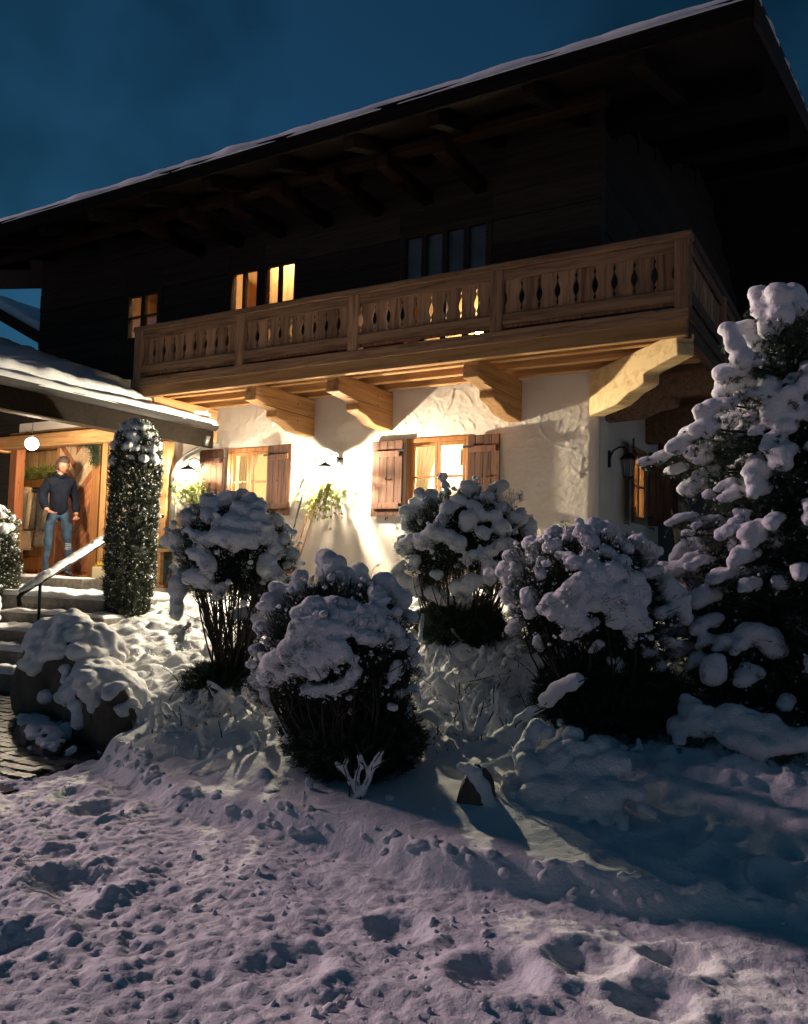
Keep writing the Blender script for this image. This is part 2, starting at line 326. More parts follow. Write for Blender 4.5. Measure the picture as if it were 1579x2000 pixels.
SPRUCE = [[(1.93, -2.92, 3.16, 0.058), (1.94, -2.92, 3.06, 0.058)], [(2.04, -2.99, 3.14, 0.066), (2.06, -2.99, 2.97, 0.066)], [(2.1, -2.83, 3.16, 0.054), (2.11, -2.83, 3.06, 0.054)], [(1.94, -2.96, 3.01, 0.051), (1.98, -2.96, 2.91, 0.051)], [(1.75, -3.01, 2.93, 0.051), (1.79, -3.01, 2.83, 0.051), (1.84, -3.01, 2.72, 0.051)], [(1.84, -2.83, 2.97, 0.059), (1.89, -2.83, 2.86, 0.059)], [(2.11, -2.55, 3.11, 0.067), (2.19, -2.55, 3.06, 0.067)], [(2.04, -2.61, 2.98, 0.047), (2.07, -2.61, 2.86, 0.046)], [(2.1, -2.63, 2.85, 0.04), (2.0, -2.63, 2.8, 0.04)], [(1.7, -2.93, 2.65, 0.052), (1.82, -2.93, 2.71, 0.052), (1.91, -2.93, 2.74, 0.051)], [(1.68, -2.75, 2.59, 0.067), (1.76, -2.75, 2.65, 0.067), (1.9, -2.75, 2.62, 0.066)], [(1.96, -2.9, 2.58, 0.067), (2.01, -2.9, 2.45, 0.067), (2.01, -2.9, 2.38, 0.066)], [(2.1, -2.96, 2.49, 0.044), (2.19, -2.96, 2.57, 0.043)], [(1.57, -2.99, 2.43, 0.042), (1.68, -2.99, 2.46, 0.042), (1.77, -2.99, 2.47, 0.042)], [(1.82, -2.93, 2.52, 0.032), (1.89, -2.93, 2.53, 0.032)], [(1.61, -2.54, 2.46, 0.049), (1.67, -2.54, 2.5, 0.049)], [(1.72, -2.59, 2.38, 0.075), (1.77, -2.59, 2.48, 0.075), (1.85, -2.59, 2.44, 0.074), (1.84, -2.59, 2.32, 0.074)], [(1.69, -2.61, 2.28, 0.065), (1.74, -2.61, 2.38, 0.065)], [(1.93, -2.61, 2.48, 0.05), (2.02, -2.61, 2.34, 0.05)], [(1.53, -2.94, 2.31, 0.049), (1.64, -2.94, 2.34, 0.049)], [(1.4, -2.88, 2.22, 0.054), (1.49, -2.88, 2.29, 0.053), (1.6, -2.88, 2.33, 0.053)], [(1.47, -2.71, 2.21, 0.051), (1.54, -2.71, 2.17, 0.051), (1.56, -2.71, 2.25, 0.051)], [(1.13, -2.65, 2.15, 0.039), (1.25, -2.65, 2.18, 0.039), (1.33, -2.65, 2.23, 0.039)], [(1.29, -2.58, 2.1, 0.039), (1.38, -2.58, 2.12, 0.039)], [(1.41, -2.57, 1.95, 0.049), (1.51, -2.57, 2.05, 0.049), (1.61, -2.57, 2.1, 0.048)], [(2.02, -3.0, 2.13, 0.053), (2.06, -3.0, 2.05, 0.052)], [(2.06, -2.72, 2.04, 0.036), (2.08, -2.72, 2.02, 0.035)], [(2.15, -2.68, 2.06, 0.042), (2.19, -2.68, 2.04, 0.042)], [(1.59, -2.77, 1.91, 0.033), (1.6, -2.77, 1.9, 0.033)], [(1.79, -2.95, 1.78, 0.032), (1.84, -2.95, 1.77, 0.032)], [(1.34, -2.79, 1.72, 0.027), (1.42, -2.79, 1.76, 0.027), (1.52, -2.79, 1.78, 0.027)], [(1.49, -3.0, 1.65, 0.029), (1.53, -3.0, 1.65, 0.029)], [(1.35, -2.61, 1.49, 0.059), (1.45, -2.61, 1.59, 0.059), (1.55, -2.61, 1.65, 0.058)], [(1.54, -2.61, 1.57, 0.055), (1.61, -2.61, 1.6, 0.055)], [(1.67, -2.75, 1.72, 0.043), (1.68, -2.75, 1.66, 0.043)], [(1.79, -2.91, 1.57, 0.061), (1.9, -2.91, 1.65, 0.06), (2.0, -2.91, 1.61, 0.059)], [(1.77, -2.61, 1.52, 0.044), (1.79, -2.61, 1.5, 0.044)], [(1.22, -2.85, 1.4, 0.058), (1.3, -2.85, 1.37, 0.057), (1.4, -2.85, 1.42, 0.057), (1.56, -2.85, 1.47, 0.056)], [(1.43, -2.68, 1.39, 0.062), (1.47, -2.68, 1.29, 0.061)], [(1.31, -2.76, 1.29, 0.048), (1.4, -2.76, 1.18, 0.047), (1.44, -2.76, 1.11, 0.047)], [(1.31, -3.03, 1.13, 0.029), (1.38, -3.03, 1.16, 0.029)], [(1.76, -2.96, 1.37, 0.054), (1.83, -2.96, 1.39, 0.054)], [(1.69, -2.89, 1.3, 0.035), (1.71, -2.89, 1.28, 0.035)], [(1.92, -2.92, 1.42, 0.041), (1.93, -2.92, 1.4, 0.041)], [(2.05, -3.1, 1.38, 0.039), (2.06, -3.1, 1.35, 0.039)], [(1.89, -3.19, 1.07, 0.06), (1.99, -3.19, 1.05, 0.059), (2.03, -3.19, 0.97, 0.059)], [(2.07, -2.88, 1.12, 0.056), (2.2, -2.88, 1.05, 0.055)], [(1.75, -3.43, 0.91, 0.052), (1.73, -3.43, 0.81, 0.052)], [(1.62, -3.55, 0.67, 0.06), (1.69, -3.68, 0.56, 0.058)], [(1.73, -3.62, 0.62, 0.059), (1.79, -3.69, 0.57, 0.057)], [(1.58, -3.65, 0.57, 0.042), (1.61, -3.75, 0.49, 0.041)], [(1.86, -3.62, 0.64, 0.066), (2.04, -3.68, 0.6, 0.064), (2.26, -3.75, 0.57, 0.061)], [(1.85, -3.72, 0.54, 0.051), (2.01, -3.77, 0.51, 0.05), (2.19, -3.75, 0.56, 0.049)]]
FORK = [[(0.27, -4.85, 0.23, 0.017), (0.23, -4.85, 0.31, 0.017), (0.17, -4.85, 0.36, 0.017), (0.14, -4.85, 0.38, 0.017)], [(0.23, -4.85, 0.29, 0.013), (0.19, -4.85, 0.38, 0.013), (0.21, -4.85, 0.42, 0.013)], [(0.27, -4.85, 0.24, 0.015), (0.27, -4.85, 0.34, 0.015), (0.29, -4.85, 0.4, 0.015), (0.28, -4.85, 0.45, 0.015)], [(0.3, -4.85, 0.25, 0.017), (0.34, -4.85, 0.34, 0.017), (0.37, -4.85, 0.42, 0.017), (0.41, -4.85, 0.48, 0.017)], [(0.34, -4.85, 0.35, 0.012), (0.31, -4.85, 0.4, 0.012)], [(0.36, -4.85, 0.39, 0.013), (0.39, -4.85, 0.41, 0.013), (0.42, -4.85, 0.43, 0.013)], [(0.28, -4.85, 0.3, 0.01), (0.25, -4.85, 0.36, 0.01)]]
STONECAP = [[(0.77, -4.69, 0.42, 0.033), (0.81, -4.69, 0.42, 0.032), (0.86, -4.69, 0.38, 0.032), (0.91, -4.69, 0.3, 0.032), (0.95, -4.69, 0.2, 0.032)], [(0.84, -4.69, 0.4, 0.035), (0.89, -4.69, 0.34, 0.035)], [(0.88, -4.69, 0.36, 0.03), (0.94, -4.69, 0.25, 0.029)]]
SAPLING = [[(0.45, -4.0, 0.26, 0.021), (0.47, -4.0, 0.41, 0.021), (0.44, -4.0, 0.53, 0.021), (0.42, -4.0, 0.61, 0.021)], [(0.48, -4.0, 0.33, 0.024), (0.54, -4.0, 0.48, 0.024), (0.57, -4.0, 0.6, 0.024)], [(0.57, -4.0, 0.45, 0.024), (0.64, -4.0, 0.59, 0.023), (0.64, -4.0, 0.69, 0.023)], [(0.44, -4.0, 0.41, 0.021), (0.37, -4.0, 0.46, 0.021), (0.33, -4.0, 0.4, 0.021)], [(0.51, -4.0, 0.24, 0.027), (0.61, -4.0, 0.4, 0.026), (0.72, -4.0, 0.5, 0.026)], [(0.4, -4.0, 0.26, 0.03), (0.33, -4.0, 0.32, 0.03), (0.33, -4.0, 0.22, 0.03)], [(0.69, -4.0, 0.44, 0.047), (0.76, -4.0, 0.48, 0.046), (0.75, -4.0, 0.39, 0.046)], [(0.29, -4.0, 0.48, 0.033), (0.22, -4.0, 0.52, 0.034), (0.15, -4.0, 0.49, 0.034)], [(0.78, -4.0, 0.54, 0.035), (0.87, -4.0, 0.61, 0.034), (0.93, -4.0, 0.64, 0.034)]]
ARM = [[(0.99, -4.1, 0.69, 0.047), (1.05, -4.1, 0.76, 0.047), (1.16, -4.1, 0.82, 0.046)]]
LEFTSAP = [[(-1.4, -4.3, 0.06, 0.034), (-1.45, -4.3, 0.22, 0.034), (-1.54, -4.3, 0.31, 0.034), (-1.59, -4.3, 0.34, 0.035)], [(-1.39, -4.3, 0.06, 0.03), (-1.35, -4.3, 0.2, 0.03), (-1.33, -4.3, 0.31, 0.03)], [(-1.42, -4.3, 0.09, 0.031), (-1.51, -4.3, 0.18, 0.031), (-1.5, -4.3, 0.08, 0.031)], [(-1.35, -4.3, 0.24, 0.027), (-1.43, -4.3, 0.36, 0.027), (-1.42, -4.3, 0.43, 0.027)], [(-1.67, -4.3, 0.33, 0.024), (-1.52, -4.3, 0.33, 0.024)], [(-1.01, -4.3, 0.44, 0.036), (-0.99, -4.3, 0.52, 0.036), (-0.95, -4.3, 0.49, 0.036)], [(-1.32, -4.3, 0.47, 0.027), (-1.31, -4.3, 0.54, 0.027)]]
TWIGBACK = [[(-0.3, -3.08, 0.72, 0.019), (-0.37, -2.95, 0.79, 0.019)], [(-0.21, -3.14, 0.69, 0.018), (-0.26, -3.0, 0.77, 0.019), (-0.27, -2.93, 0.81, 0.019)], [(-0.08, -3.14, 0.7, 0.022), (-0.12, -3.03, 0.76, 0.022)], [(-0.02, -3.06, 0.75, 0.029), (0.03, -3.0, 0.79, 0.029)], [(0.13, -3.08, 0.75, 0.022), (0.07, -2.93, 0.83, 0.022)], [(0.21, -3.08, 0.76, 0.028), (0.23, -3.0, 0.8, 0.029)], [(0.33, -3.14, 0.73, 0.031), (0.34, -3.03, 0.8, 0.032)], [(-0.48, -2.87, 0.84, 0.019), (-0.55, -2.73, 0.92, 0.02), (-0.61, -2.6, 1.01, 0.02)], [(-0.14, -3.3, 0.61, 0.039), (-0.11, -3.25, 0.64, 0.039)], [(0.08, -3.3, 0.63, 0.028), (0.18, -3.27, 0.65, 0.028)], [(0.24, -3.25, 0.67, 0.038), (0.35, -3.19, 0.71, 0.038)]]
WALLTWIG = [[(-3.04, -0.9, 1.02, 0.023), (-3.05, -0.9, 1.11, 0.023), (-3.04, -0.9, 1.22, 0.023)], [(-2.75, -0.9, 1.04, 0.014), (-2.74, -0.9, 1.12, 0.014), (-2.73, -0.9, 1.22, 0.014)], [(-3.01, -0.9, 1.03, 0.011), (-2.99, -0.9, 1.08, 0.011)]]
BACKLUMP = [[(-2.08, -1.6, 1.15, 0.081), (-2.06, -1.6, 1.2, 0.081)], [(-1.95, -1.6, 1.13, 0.071), (-1.82, -1.6, 1.16, 0.07)], [(-2.19, -1.6, 1.07, 0.061), (-2.13, -1.6, 1.1, 0.061)]]
MOUND = [[(0.98, -4.27, 0.49, 0.053), (1.0, -4.22, 0.55, 0.054)], [(1.07, -4.25, 0.53, 0.048), (1.04, -4.23, 0.55, 0.048)], [(0.95, -4.34, 0.42, 0.058), (0.98, -4.32, 0.45, 0.058)], [(1.17, -4.27, 0.52, 0.052), (1.22, -4.26, 0.54, 0.052)], [(1.18, -4.34, 0.46, 0.077), (1.3, -4.34, 0.47, 0.076)], [(1.08, -4.4, 0.38, 0.103), (1.18, -4.38, 0.41, 0.102)], [(1.34, -4.29, 0.52, 0.051), (1.38, -4.32, 0.5, 0.05)], [(1.33, -4.42, 0.39, 0.094), (1.4, -4.42, 0.4, 0.093)], [(1.44, -4.36, 0.47, 0.062), (1.48, -4.4, 0.44, 0.061)], [(1.1, -4.51, 0.28, 0.09), (1.23, -4.51, 0.3, 0.089)], [(1.34, -4.53, 0.3, 0.092), (1.46, -4.53, 0.32, 0.09)], [(1.54, -4.49, 0.37, 0.052), (1.59, -4.51, 0.36, 0.052)], [(1.63, -4.57, 0.31, 0.032), (1.68, -4.59, 0.3, 0.032)], [(1.17, -4.64, 0.18, 0.038), (1.15, -4.68, 0.14, 0.038)], [(1.31, -4.68, 0.17, 0.047), (1.26, -4.67, 0.17, 0.047)], [(1.35, -4.65, 0.2, 0.028), (1.4, -4.61, 0.25, 0.028)], [(1.54, -4.59, 0.28, 0.032), (1.57, -4.65, 0.24, 0.032)], [(1.45, -4.59, 0.26, 0.047), (1.48, -4.62, 0.25, 0.046)], [(0.94, -4.44, 0.31, 0.057), (0.99, -4.51, 0.26, 0.056)], [(1.14, -4.49, 0.31, 0.085), (1.34, -4.48, 0.35, 0.083)], [(1.19, -4.55, 0.26, 0.064), (1.4, -4.57, 0.27, 0.062)], [(1.02, -4.38, 0.39, 0.088), (1.1, -4.44, 0.34, 0.086)], [(1.23, -4.44, 0.36, 0.075), (1.44, -4.38, 0.45, 0.074)], [(1.51, -4.51, 0.35, 0.066), (1.44, -4.47, 0.37, 0.068)], [(1.07, -4.57, 0.22, 0.049), (1.15, -4.57, 0.23, 0.049)]]
MOUND2 = [[(-0.68, -4.92, 0.12, 0.074), (-0.55, -4.9, 0.14, 0.073)], [(-0.45, -4.9, 0.16, 0.077), (-0.29, -4.96, 0.16, 0.075)], [(-0.36, -4.8, 0.22, 0.073), (-0.18, -4.96, 0.18, 0.069)], [(-0.2, -5.09, 0.13, 0.052), (-0.16, -5.17, 0.1, 0.051)], [(-0.12, -5.05, 0.16, 0.041), (-0.05, -5.09, 0.15, 0.041)], [(-0.44, -5.07, 0.09, 0.053), (-0.35, -5.09, 0.1, 0.053)], [(0.01, -5.09, 0.16, 0.02), (0.08, -5.13, 0.16, 0.02)]]
# [-1.74, -3.55, 1.44] [-0.1, -4.52, 0.9] [-0.49, -2.1, 1.57] [0.99, -3.38, 1.19]
BC = [[-1.74, -3.55, 1.44], [-0.1, -4.52, 0.9], [-0.49, -2.1, 1.57], [0.99, -3.38, 1.19]]
BR = [(0.47, 0.42, 0.5), (0.46, 0.42, 0.45), (0.59, 0.5, 0.53), (0.5, 0.46, 0.47)]
BS1 = [[(-1.685, -3.74, 1.865, 0.055), (-1.675, -3.74, 1.855, 0.055)], [(-1.746, -3.805, 1.818, 0.048), (-1.736, -3.805, 1.808, 0.048)], [(-1.73, -3.873, 1.735, 0.042), (-1.72, -3.873, 1.725, 0.042)], [(-1.537, -3.657, 1.855, 0.058), (-1.527, -3.657, 1.845, 0.058)], [(-1.455, -3.66, 1.795, 0.058), (-1.445, -3.66, 1.785, 0.058)], [(-1.517, -3.762, 1.779, 0.067), (-1.507, -3.762, 1.769, 0.067)], [(-1.539, -3.845, 1.698, 0.066), (-1.529, -3.845, 1.688, 0.066)], [(-1.609, -3.89, 1.667, 0.042), (-1.599, -3.89, 1.657, 0.042)], [(-1.373, -3.636, 1.709, 0.042), (-1.353, -3.539, 1.695, 0.043)], [(-1.303, -3.542, 1.579, 0.043), (-1.293, -3.542, 1.569, 0.043)], [(-1.464, -3.816, 1.661, 0.066), (-1.365, -3.701, 1.648, 0.067)], [(-1.571, -3.912, 1.571, 0.071), (-1.454, -3.849, 1.565, 0.071)], [(-1.768, -3.944, 1.56, 0.051), (-1.628, -3.932, 1.561, 0.051)], [(-1.777, -3.956, 1.464, 0.057), (-1.676, -3.953, 1.428, 0.056)], [(-1.643, -3.944, 1.373, 0.047), (-1.633, -3.944, 1.363, 0.047)], [(-1.367, -3.753, 1.579, 0.057), (-1.32, -3.663, 1.574, 0.057)], [(-1.298, -3.627, 1.518, 0.046), (-1.288, -3.627, 1.508, 0.046)], [(-1.305, -3.431, 1.465, 0.049), (-1.295, -3.431, 1.455, 0.049)], [(-1.313, -3.692, 1.421, 0.057), (-1.324, -3.705, 1.364, 0.057), (-1.312, -3.644, 1.317, 0.057)], [(-1.288, -3.592, 1.481, 0.038), (-1.278, -3.592, 1.471, 0.038)], [(-1.289, -3.509, 1.386, 0.027), (-1.279, -3.509, 1.376, 0.027)], [(-2.063, -3.815, 1.247, 0.059), (-2.065, -3.822, 1.169, 0.059)], [(-1.822, -3.926, 1.274, 0.063), (-1.693, -3.926, 1.259, 0.062)], [(-2.072, -3.837, 1.09, 0.039), (-2.056, -3.834, 0.993, 0.039)], [(-1.562, -3.875, 1.216, 0.038), (-1.616, -3.868, 1.167, 0.038)], [(-1.607, -3.674, 1.0, 0.048), (-1.513, -3.55, 1.02, 0.049)], [(-1.423, -3.42, 1.128, 0.036), (-1.411, -3.495, 1.11, 0.035)], [(-1.361, -3.326, 1.148, 0.032), (-1.36, -3.336, 1.029, 0.032)], [(-1.371, -3.412, 1.208, 0.028), (-1.361, -3.412, 1.198, 0.028)], [(-1.597, -3.5, 0.846, 0.03), (-1.587, -3.5, 0.836, 0.03)], [(-2.013, -3.816, 0.858, 0.025), (-2.009, -3.828, 0.782, 0.025)], [(-1.984, -3.781, 0.917, 0.02), (-1.974, -3.781, 0.907, 0.02)], [(-1.427, -3.747, 1.703, 0.057), (-1.414, -3.705, 1.724, 0.057)], [(-1.342, -3.669, 1.63, 0.05), (-1.332, -3.669, 1.6199999999999999, 0.05)], [(-1.317, -3.498, 1.269, 0.027), (-1.302, -3.535, 1.308, 0.027)], [(-1.426, -3.826, 1.566, 0.049), (-1.382, -3.79, 1.53, 0.049)]]
BS2 = [[(0.115, -4.402, 1.315, 0.044), (0.125, -4.402, 1.305, 0.044)], [(0.162, -4.379, 1.272, 0.047), (0.218, -4.353, 1.201, 0.047)], [(0.254, -4.339, 1.115, 0.041), (0.264, -4.339, 1.105, 0.041)], [(0.151, -4.552, 1.26, 0.043), (0.209, -4.59, 1.206, 0.042)], [(-0.075, -4.837, 1.173, 0.039), (-0.121, -4.866, 1.13, 0.039)], [(-0.052, -4.824, 1.187, 0.041), (-0.041999999999999996, -4.824, 1.177, 0.041)], [(0.045, -4.794, 1.19, 0.041), (0.104, -4.759, 1.192, 0.041)], [(0.136, -4.732, 1.193, 0.034), (0.14600000000000002, -4.732, 1.183, 0.034)], [(0.151, -4.8, 1.101, 0.038), (0.151, -4.821, 1.062, 0.038)], [(0.081, -4.861, 1.06, 0.051), (0.038, -4.891, 1.019, 0.051), (0.12, -4.866, 0.983, 0.051)], [(-0.08, -4.913, 1.012, 0.049), (-0.138, -4.923, 0.955, 0.049)], [(-0.007, -4.917, 0.937, 0.054), (0.076, -4.894, 0.915, 0.053), (0.147, -4.857, 0.944, 0.053)], [(-0.211, -4.914, 0.895, 0.047), (-0.322, -4.86, 0.798, 0.048)], [(-0.098, -4.925, 0.851, 0.046), (-0.019, -4.919, 0.857, 0.046)], [(0.051, -4.9, 0.847, 0.04), (-0.019, -4.919, 0.857, 0.04)], [(-0.41, -4.77, 0.681, 0.029), (-0.393, -4.766, 0.64, 0.029)], [(-0.449, -4.792, 0.723, 0.029), (-0.439, -4.792, 0.713, 0.029)], [(-0.031, -4.896, 0.747, 0.034), (0.038, -4.877, 0.738, 0.034), (0.116, -4.85, 0.755, 0.033), (0.178, -4.824, 0.798, 0.033), (0.213, -4.807, 0.852, 0.033)], [(0.192, -4.827, 0.919, 0.032), (0.202, -4.827, 0.909, 0.032)], [(0.23, -4.768, 1.024, 0.035), (0.278, -4.716, 0.996, 0.035)], [(0.289, -4.684, 1.022, 0.03), (0.299, -4.684, 1.012, 0.03)], [(0.285, -4.628, 1.087, 0.039), (0.317, -4.572, 1.044, 0.039)], [(0.333, -4.569, 0.99, 0.033), (0.343, -4.569, 0.98, 0.033)], [(0.323, -4.44, 1.009, 0.026), (0.338, -4.449, 0.926, 0.025)], [(0.338, -4.598, 0.883, 0.025), (0.321, -4.62, 0.803, 0.025)], [(0.307, -4.51, 0.72, 0.028), (0.254, -4.389, 0.658, 0.029)], [(0.281, -4.39, 0.604, 0.029), (0.302, -4.395, 0.551, 0.029)], [(0.341, -4.402, 0.472, 0.026), (0.35100000000000003, -4.402, 0.46199999999999997, 0.026)], [(0.303, -4.433, 0.417, 0.027), (0.331, -4.436, 0.373, 0.027)], [(-0.271, -4.727, 0.464, 0.026), (-0.268, -4.739, 0.424, 0.026)], [(-0.32, -4.737, 0.545, 0.02), (-0.302, -4.736, 0.504, 0.02)], [(-0.078, -4.604, 0.454, 0.013), (-0.068, -4.604, 0.444, 0.013)], [(-0.087, -4.637, 0.374, 0.011), (-0.077, -4.637, 0.364, 0.011)], [(0.202, -4.754, 1.102, 0.034), (0.21, -4.693, 1.154, 0.034)], [(0.008, -4.856, 1.123, 0.041), (0.018000000000000002, -4.856, 1.113, 0.041)], [(-0.035, -4.886, 1.081, 0.044), (-0.09, -4.902, 1.052, 0.044)], [(-0.133, -4.926, 0.902, 0.044), (-0.066, -4.926, 0.92, 0.043)], [(-0.173, -4.914, 0.816, 0.033), (-0.249, -4.883, 0.765, 0.033)], [(0.086, -4.825, 1.126, 0.038), (0.149, -4.773, 1.14, 0.038)], [(0.252, -4.63, 1.14, 0.039), (0.246, -4.696, 1.101, 0.038)], [(0.015, -4.904, 0.991, 0.046), (0.064, -4.882, 1.02, 0.046)]]
BS3 = [[(-0.403, -2.236, 2.057, 0.056), (-0.393, -2.236, 2.047, 0.056)], [(-0.205, -2.279, 1.974, 0.055), (-0.19499999999999998, -2.279, 1.964, 0.055)], [(-0.408, -2.437, 1.933, 0.059), (-0.39799999999999996, -2.437, 1.923, 0.059)], [(-0.467, -2.503, 1.855, 0.052), (-0.457, -2.503, 1.845, 0.052)], [(-0.48, -2.543, 1.779, 0.046), (-0.47, -2.543, 1.769, 0.046)], [(-0.279, -2.505, 1.78, 0.062), (-0.293, -2.523, 1.748, 0.062)], [(-0.177, -2.434, 1.815, 0.045), (-0.16699999999999998, -2.434, 1.805, 0.045)], [(-0.078, -2.251, 1.889, 0.042), (-0.068, -2.251, 1.879, 0.042)], [(0.007, -2.183, 1.809, 0.055), (0.017, -2.183, 1.799, 0.055)], [(0.012, -1.968, 1.779, 0.056), (0.06, -2.028, 1.69, 0.055)], [(-0.045, -2.373, 1.715, 0.058), (-0.034999999999999996, -2.373, 1.705, 0.058)], [(-0.153, -2.481, 1.668, 0.061), (-0.143, -2.481, 1.658, 0.061)], [(-0.049, -2.409, 1.59, 0.045), (-0.097, -2.45, 1.527, 0.045)], [(0.08, -2.132, 1.601, 0.055), (0.054, -1.947, 1.542, 0.056)], [(0.008, -2.337, 1.593, 0.045), (0.018000000000000002, -2.337, 1.583, 0.045)], [(0.044, -2.259, 1.493, 0.046), (0.054, -2.259, 1.483, 0.046)], [(-0.183, -2.505, 1.504, 0.051), (-0.173, -2.505, 1.494, 0.051)], [(-0.544, -2.573, 1.674, 0.058), (-0.666, -2.561, 1.58, 0.059)], [(-0.402, -2.574, 1.643, 0.058), (-0.315, -2.562, 1.562, 0.057)], [(-0.761, -2.524, 1.623, 0.047), (-0.917, -2.422, 1.539, 0.048)], [(-0.731, -2.526, 1.453, 0.042), (-0.778, -2.483, 1.389, 0.043)], [(-0.981, -2.305, 1.409, 0.035), (-1.037, -2.337, 1.319, 0.035)], [(-0.201, -2.514, 1.503, 0.041), (-0.259, -2.532, 1.461, 0.041)], [(-0.535, -2.528, 1.332, 0.038), (-0.525, -2.528, 1.322, 0.038)], [(-0.103, -2.431, 1.425, 0.049), (-0.142, -2.39, 1.302, 0.049)], [(-0.252, -2.444, 1.278, 0.062), (-0.363, -2.45, 1.233, 0.062), (-0.414, -2.291, 1.102, 0.064)], [(-0.975, -2.308, 1.276, 0.055), (-0.818, -2.315, 1.216, 0.055), (-0.613, -2.373, 1.16, 0.053), (-0.528, -2.35, 1.131, 0.053)], [(-0.059, -2.379, 1.406, 0.037), (-0.048999999999999995, -2.379, 1.396, 0.037)], [(0.031, -2.167, 1.369, 0.025), (0.041, -2.167, 1.359, 0.025)], [(0.021, -2.311, 1.512, 0.041), (0.031, -2.311, 1.502, 0.041)], [(-0.275, -2.424, 1.9, 0.05), (-0.224, -2.433, 1.857, 0.05)], [(-0.112, -2.379, 1.818, 0.046), (-0.10200000000000001, -2.379, 1.808, 0.046)], [(-0.588, -2.575, 1.621, 0.054), (-0.471, -2.577, 1.663, 0.054)]]
BS4 = [[(1.005, -3.557, 1.608, 0.05), (1.061, -3.617, 1.571, 0.049)], [(0.911, -3.571, 1.595, 0.03), (0.921, -3.571, 1.585, 0.03)], [(0.859, -3.633, 1.545, 0.039), (0.812, -3.64, 1.52, 0.039)], [(0.913, -3.713, 1.484, 0.029), (0.923, -3.713, 1.474, 0.029)], [(0.794, -3.692, 1.459, 0.028), (0.802, -3.743, 1.388, 0.028), (0.824, -3.768, 1.353, 0.028)], [(0.963, -3.72, 1.485, 0.039), (1.011, -3.753, 1.439, 0.039)], [(1.09, -3.706, 1.487, 0.039), (1.1, -3.706, 1.477, 0.039)], [(1.128, -3.751, 1.407, 0.048), (1.174, -3.751, 1.375, 0.047)], [(1.181, -3.641, 1.513, 0.038), (1.191, -3.641, 1.503, 0.038)], [(1.258, -3.523, 1.54, 0.039), (1.268, -3.523, 1.53, 0.039)], [(1.279, -3.331, 1.583, 0.046), (1.324, -3.321, 1.547, 0.046)], [(1.271, -3.632, 1.457, 0.041), (1.281, -3.632, 1.447, 0.041)], [(1.23, -3.709, 1.399, 0.056), (1.32, -3.664, 1.356, 0.056), (1.372, -3.644, 1.268, 0.056)], [(1.263, -3.741, 1.266, 0.051), (1.339, -3.689, 1.179, 0.051), (1.38, -3.63, 1.1, 0.052)], [(1.072, -3.791, 1.349, 0.048), (1.022, -3.814, 1.291, 0.048), (0.991, -3.824, 1.234, 0.048)], [(1.144, -3.797, 1.262, 0.045), (1.167, -3.795, 1.207, 0.045)], [(0.905, -3.818, 1.23, 0.041), (0.854, -3.807, 1.159, 0.041)], [(0.944, -3.822, 1.141, 0.045), (1.036, -3.816, 1.101, 0.045), (1.101, -3.801, 1.082, 0.045)], [(0.996, -3.798, 1.03, 0.036), (1.053, -3.795, 1.034, 0.036)], [(0.75, -3.764, 1.246, 0.041), (0.721, -3.751, 1.198, 0.041), (0.753, -3.768, 1.153, 0.041)], [(0.606, -3.618, 1.056, 0.037), (0.564, -3.545, 0.988, 0.037)], [(0.791, -3.731, 0.979, 0.028), (0.803, -3.695, 0.919, 0.028)], [(1.237, -3.764, 1.176, 0.047), (1.264, -3.74, 1.11, 0.047)], [(1.316, -3.683, 1.055, 0.026), (1.329, -3.645, 1.009, 0.026)], [(1.174, -3.739, 0.982, 0.026), (1.128, -3.734, 0.945, 0.026)], [(1.196, -3.655, 0.888, 0.023), (1.206, -3.655, 0.878, 0.023)], [(1.223, -3.586, 0.85, 0.037), (1.213, -3.377, 0.783, 0.038)], [(1.304, -3.364, 0.766, 0.034), (1.364, -3.369, 0.702, 0.034)], [(1.303, -3.401, 0.607, 0.045), (1.403, -3.388, 0.604, 0.044)], [(1.389, -3.333, 0.875, 0.035), (1.414, -3.339, 0.82, 0.035)], [(1.371, -3.496, 0.933, 0.03), (1.366, -3.332, 0.897, 0.031)], [(1.392, -3.524, 1.398, 0.048), (1.402, -3.524, 1.388, 0.048)], [(1.448, -3.293, 1.312, 0.052), (1.516, -3.287, 1.22, 0.052), (1.539, -3.29, 1.128, 0.052)], [(1.452, -3.512, 1.155, 0.036), (1.474, -3.359, 1.174, 0.037)], [(1.441, -3.31, 0.994, 0.033), (1.498, -3.307, 0.975, 0.033)], [(0.548, -3.568, 0.879, 0.027), (0.568, -3.554, 0.916, 0.027)], [(1.169, -3.771, 1.33, 0.047), (1.206, -3.776, 1.242, 0.047)], [(1.082, -3.817, 1.215, 0.043), (1.06, -3.82, 1.158, 0.043)]]
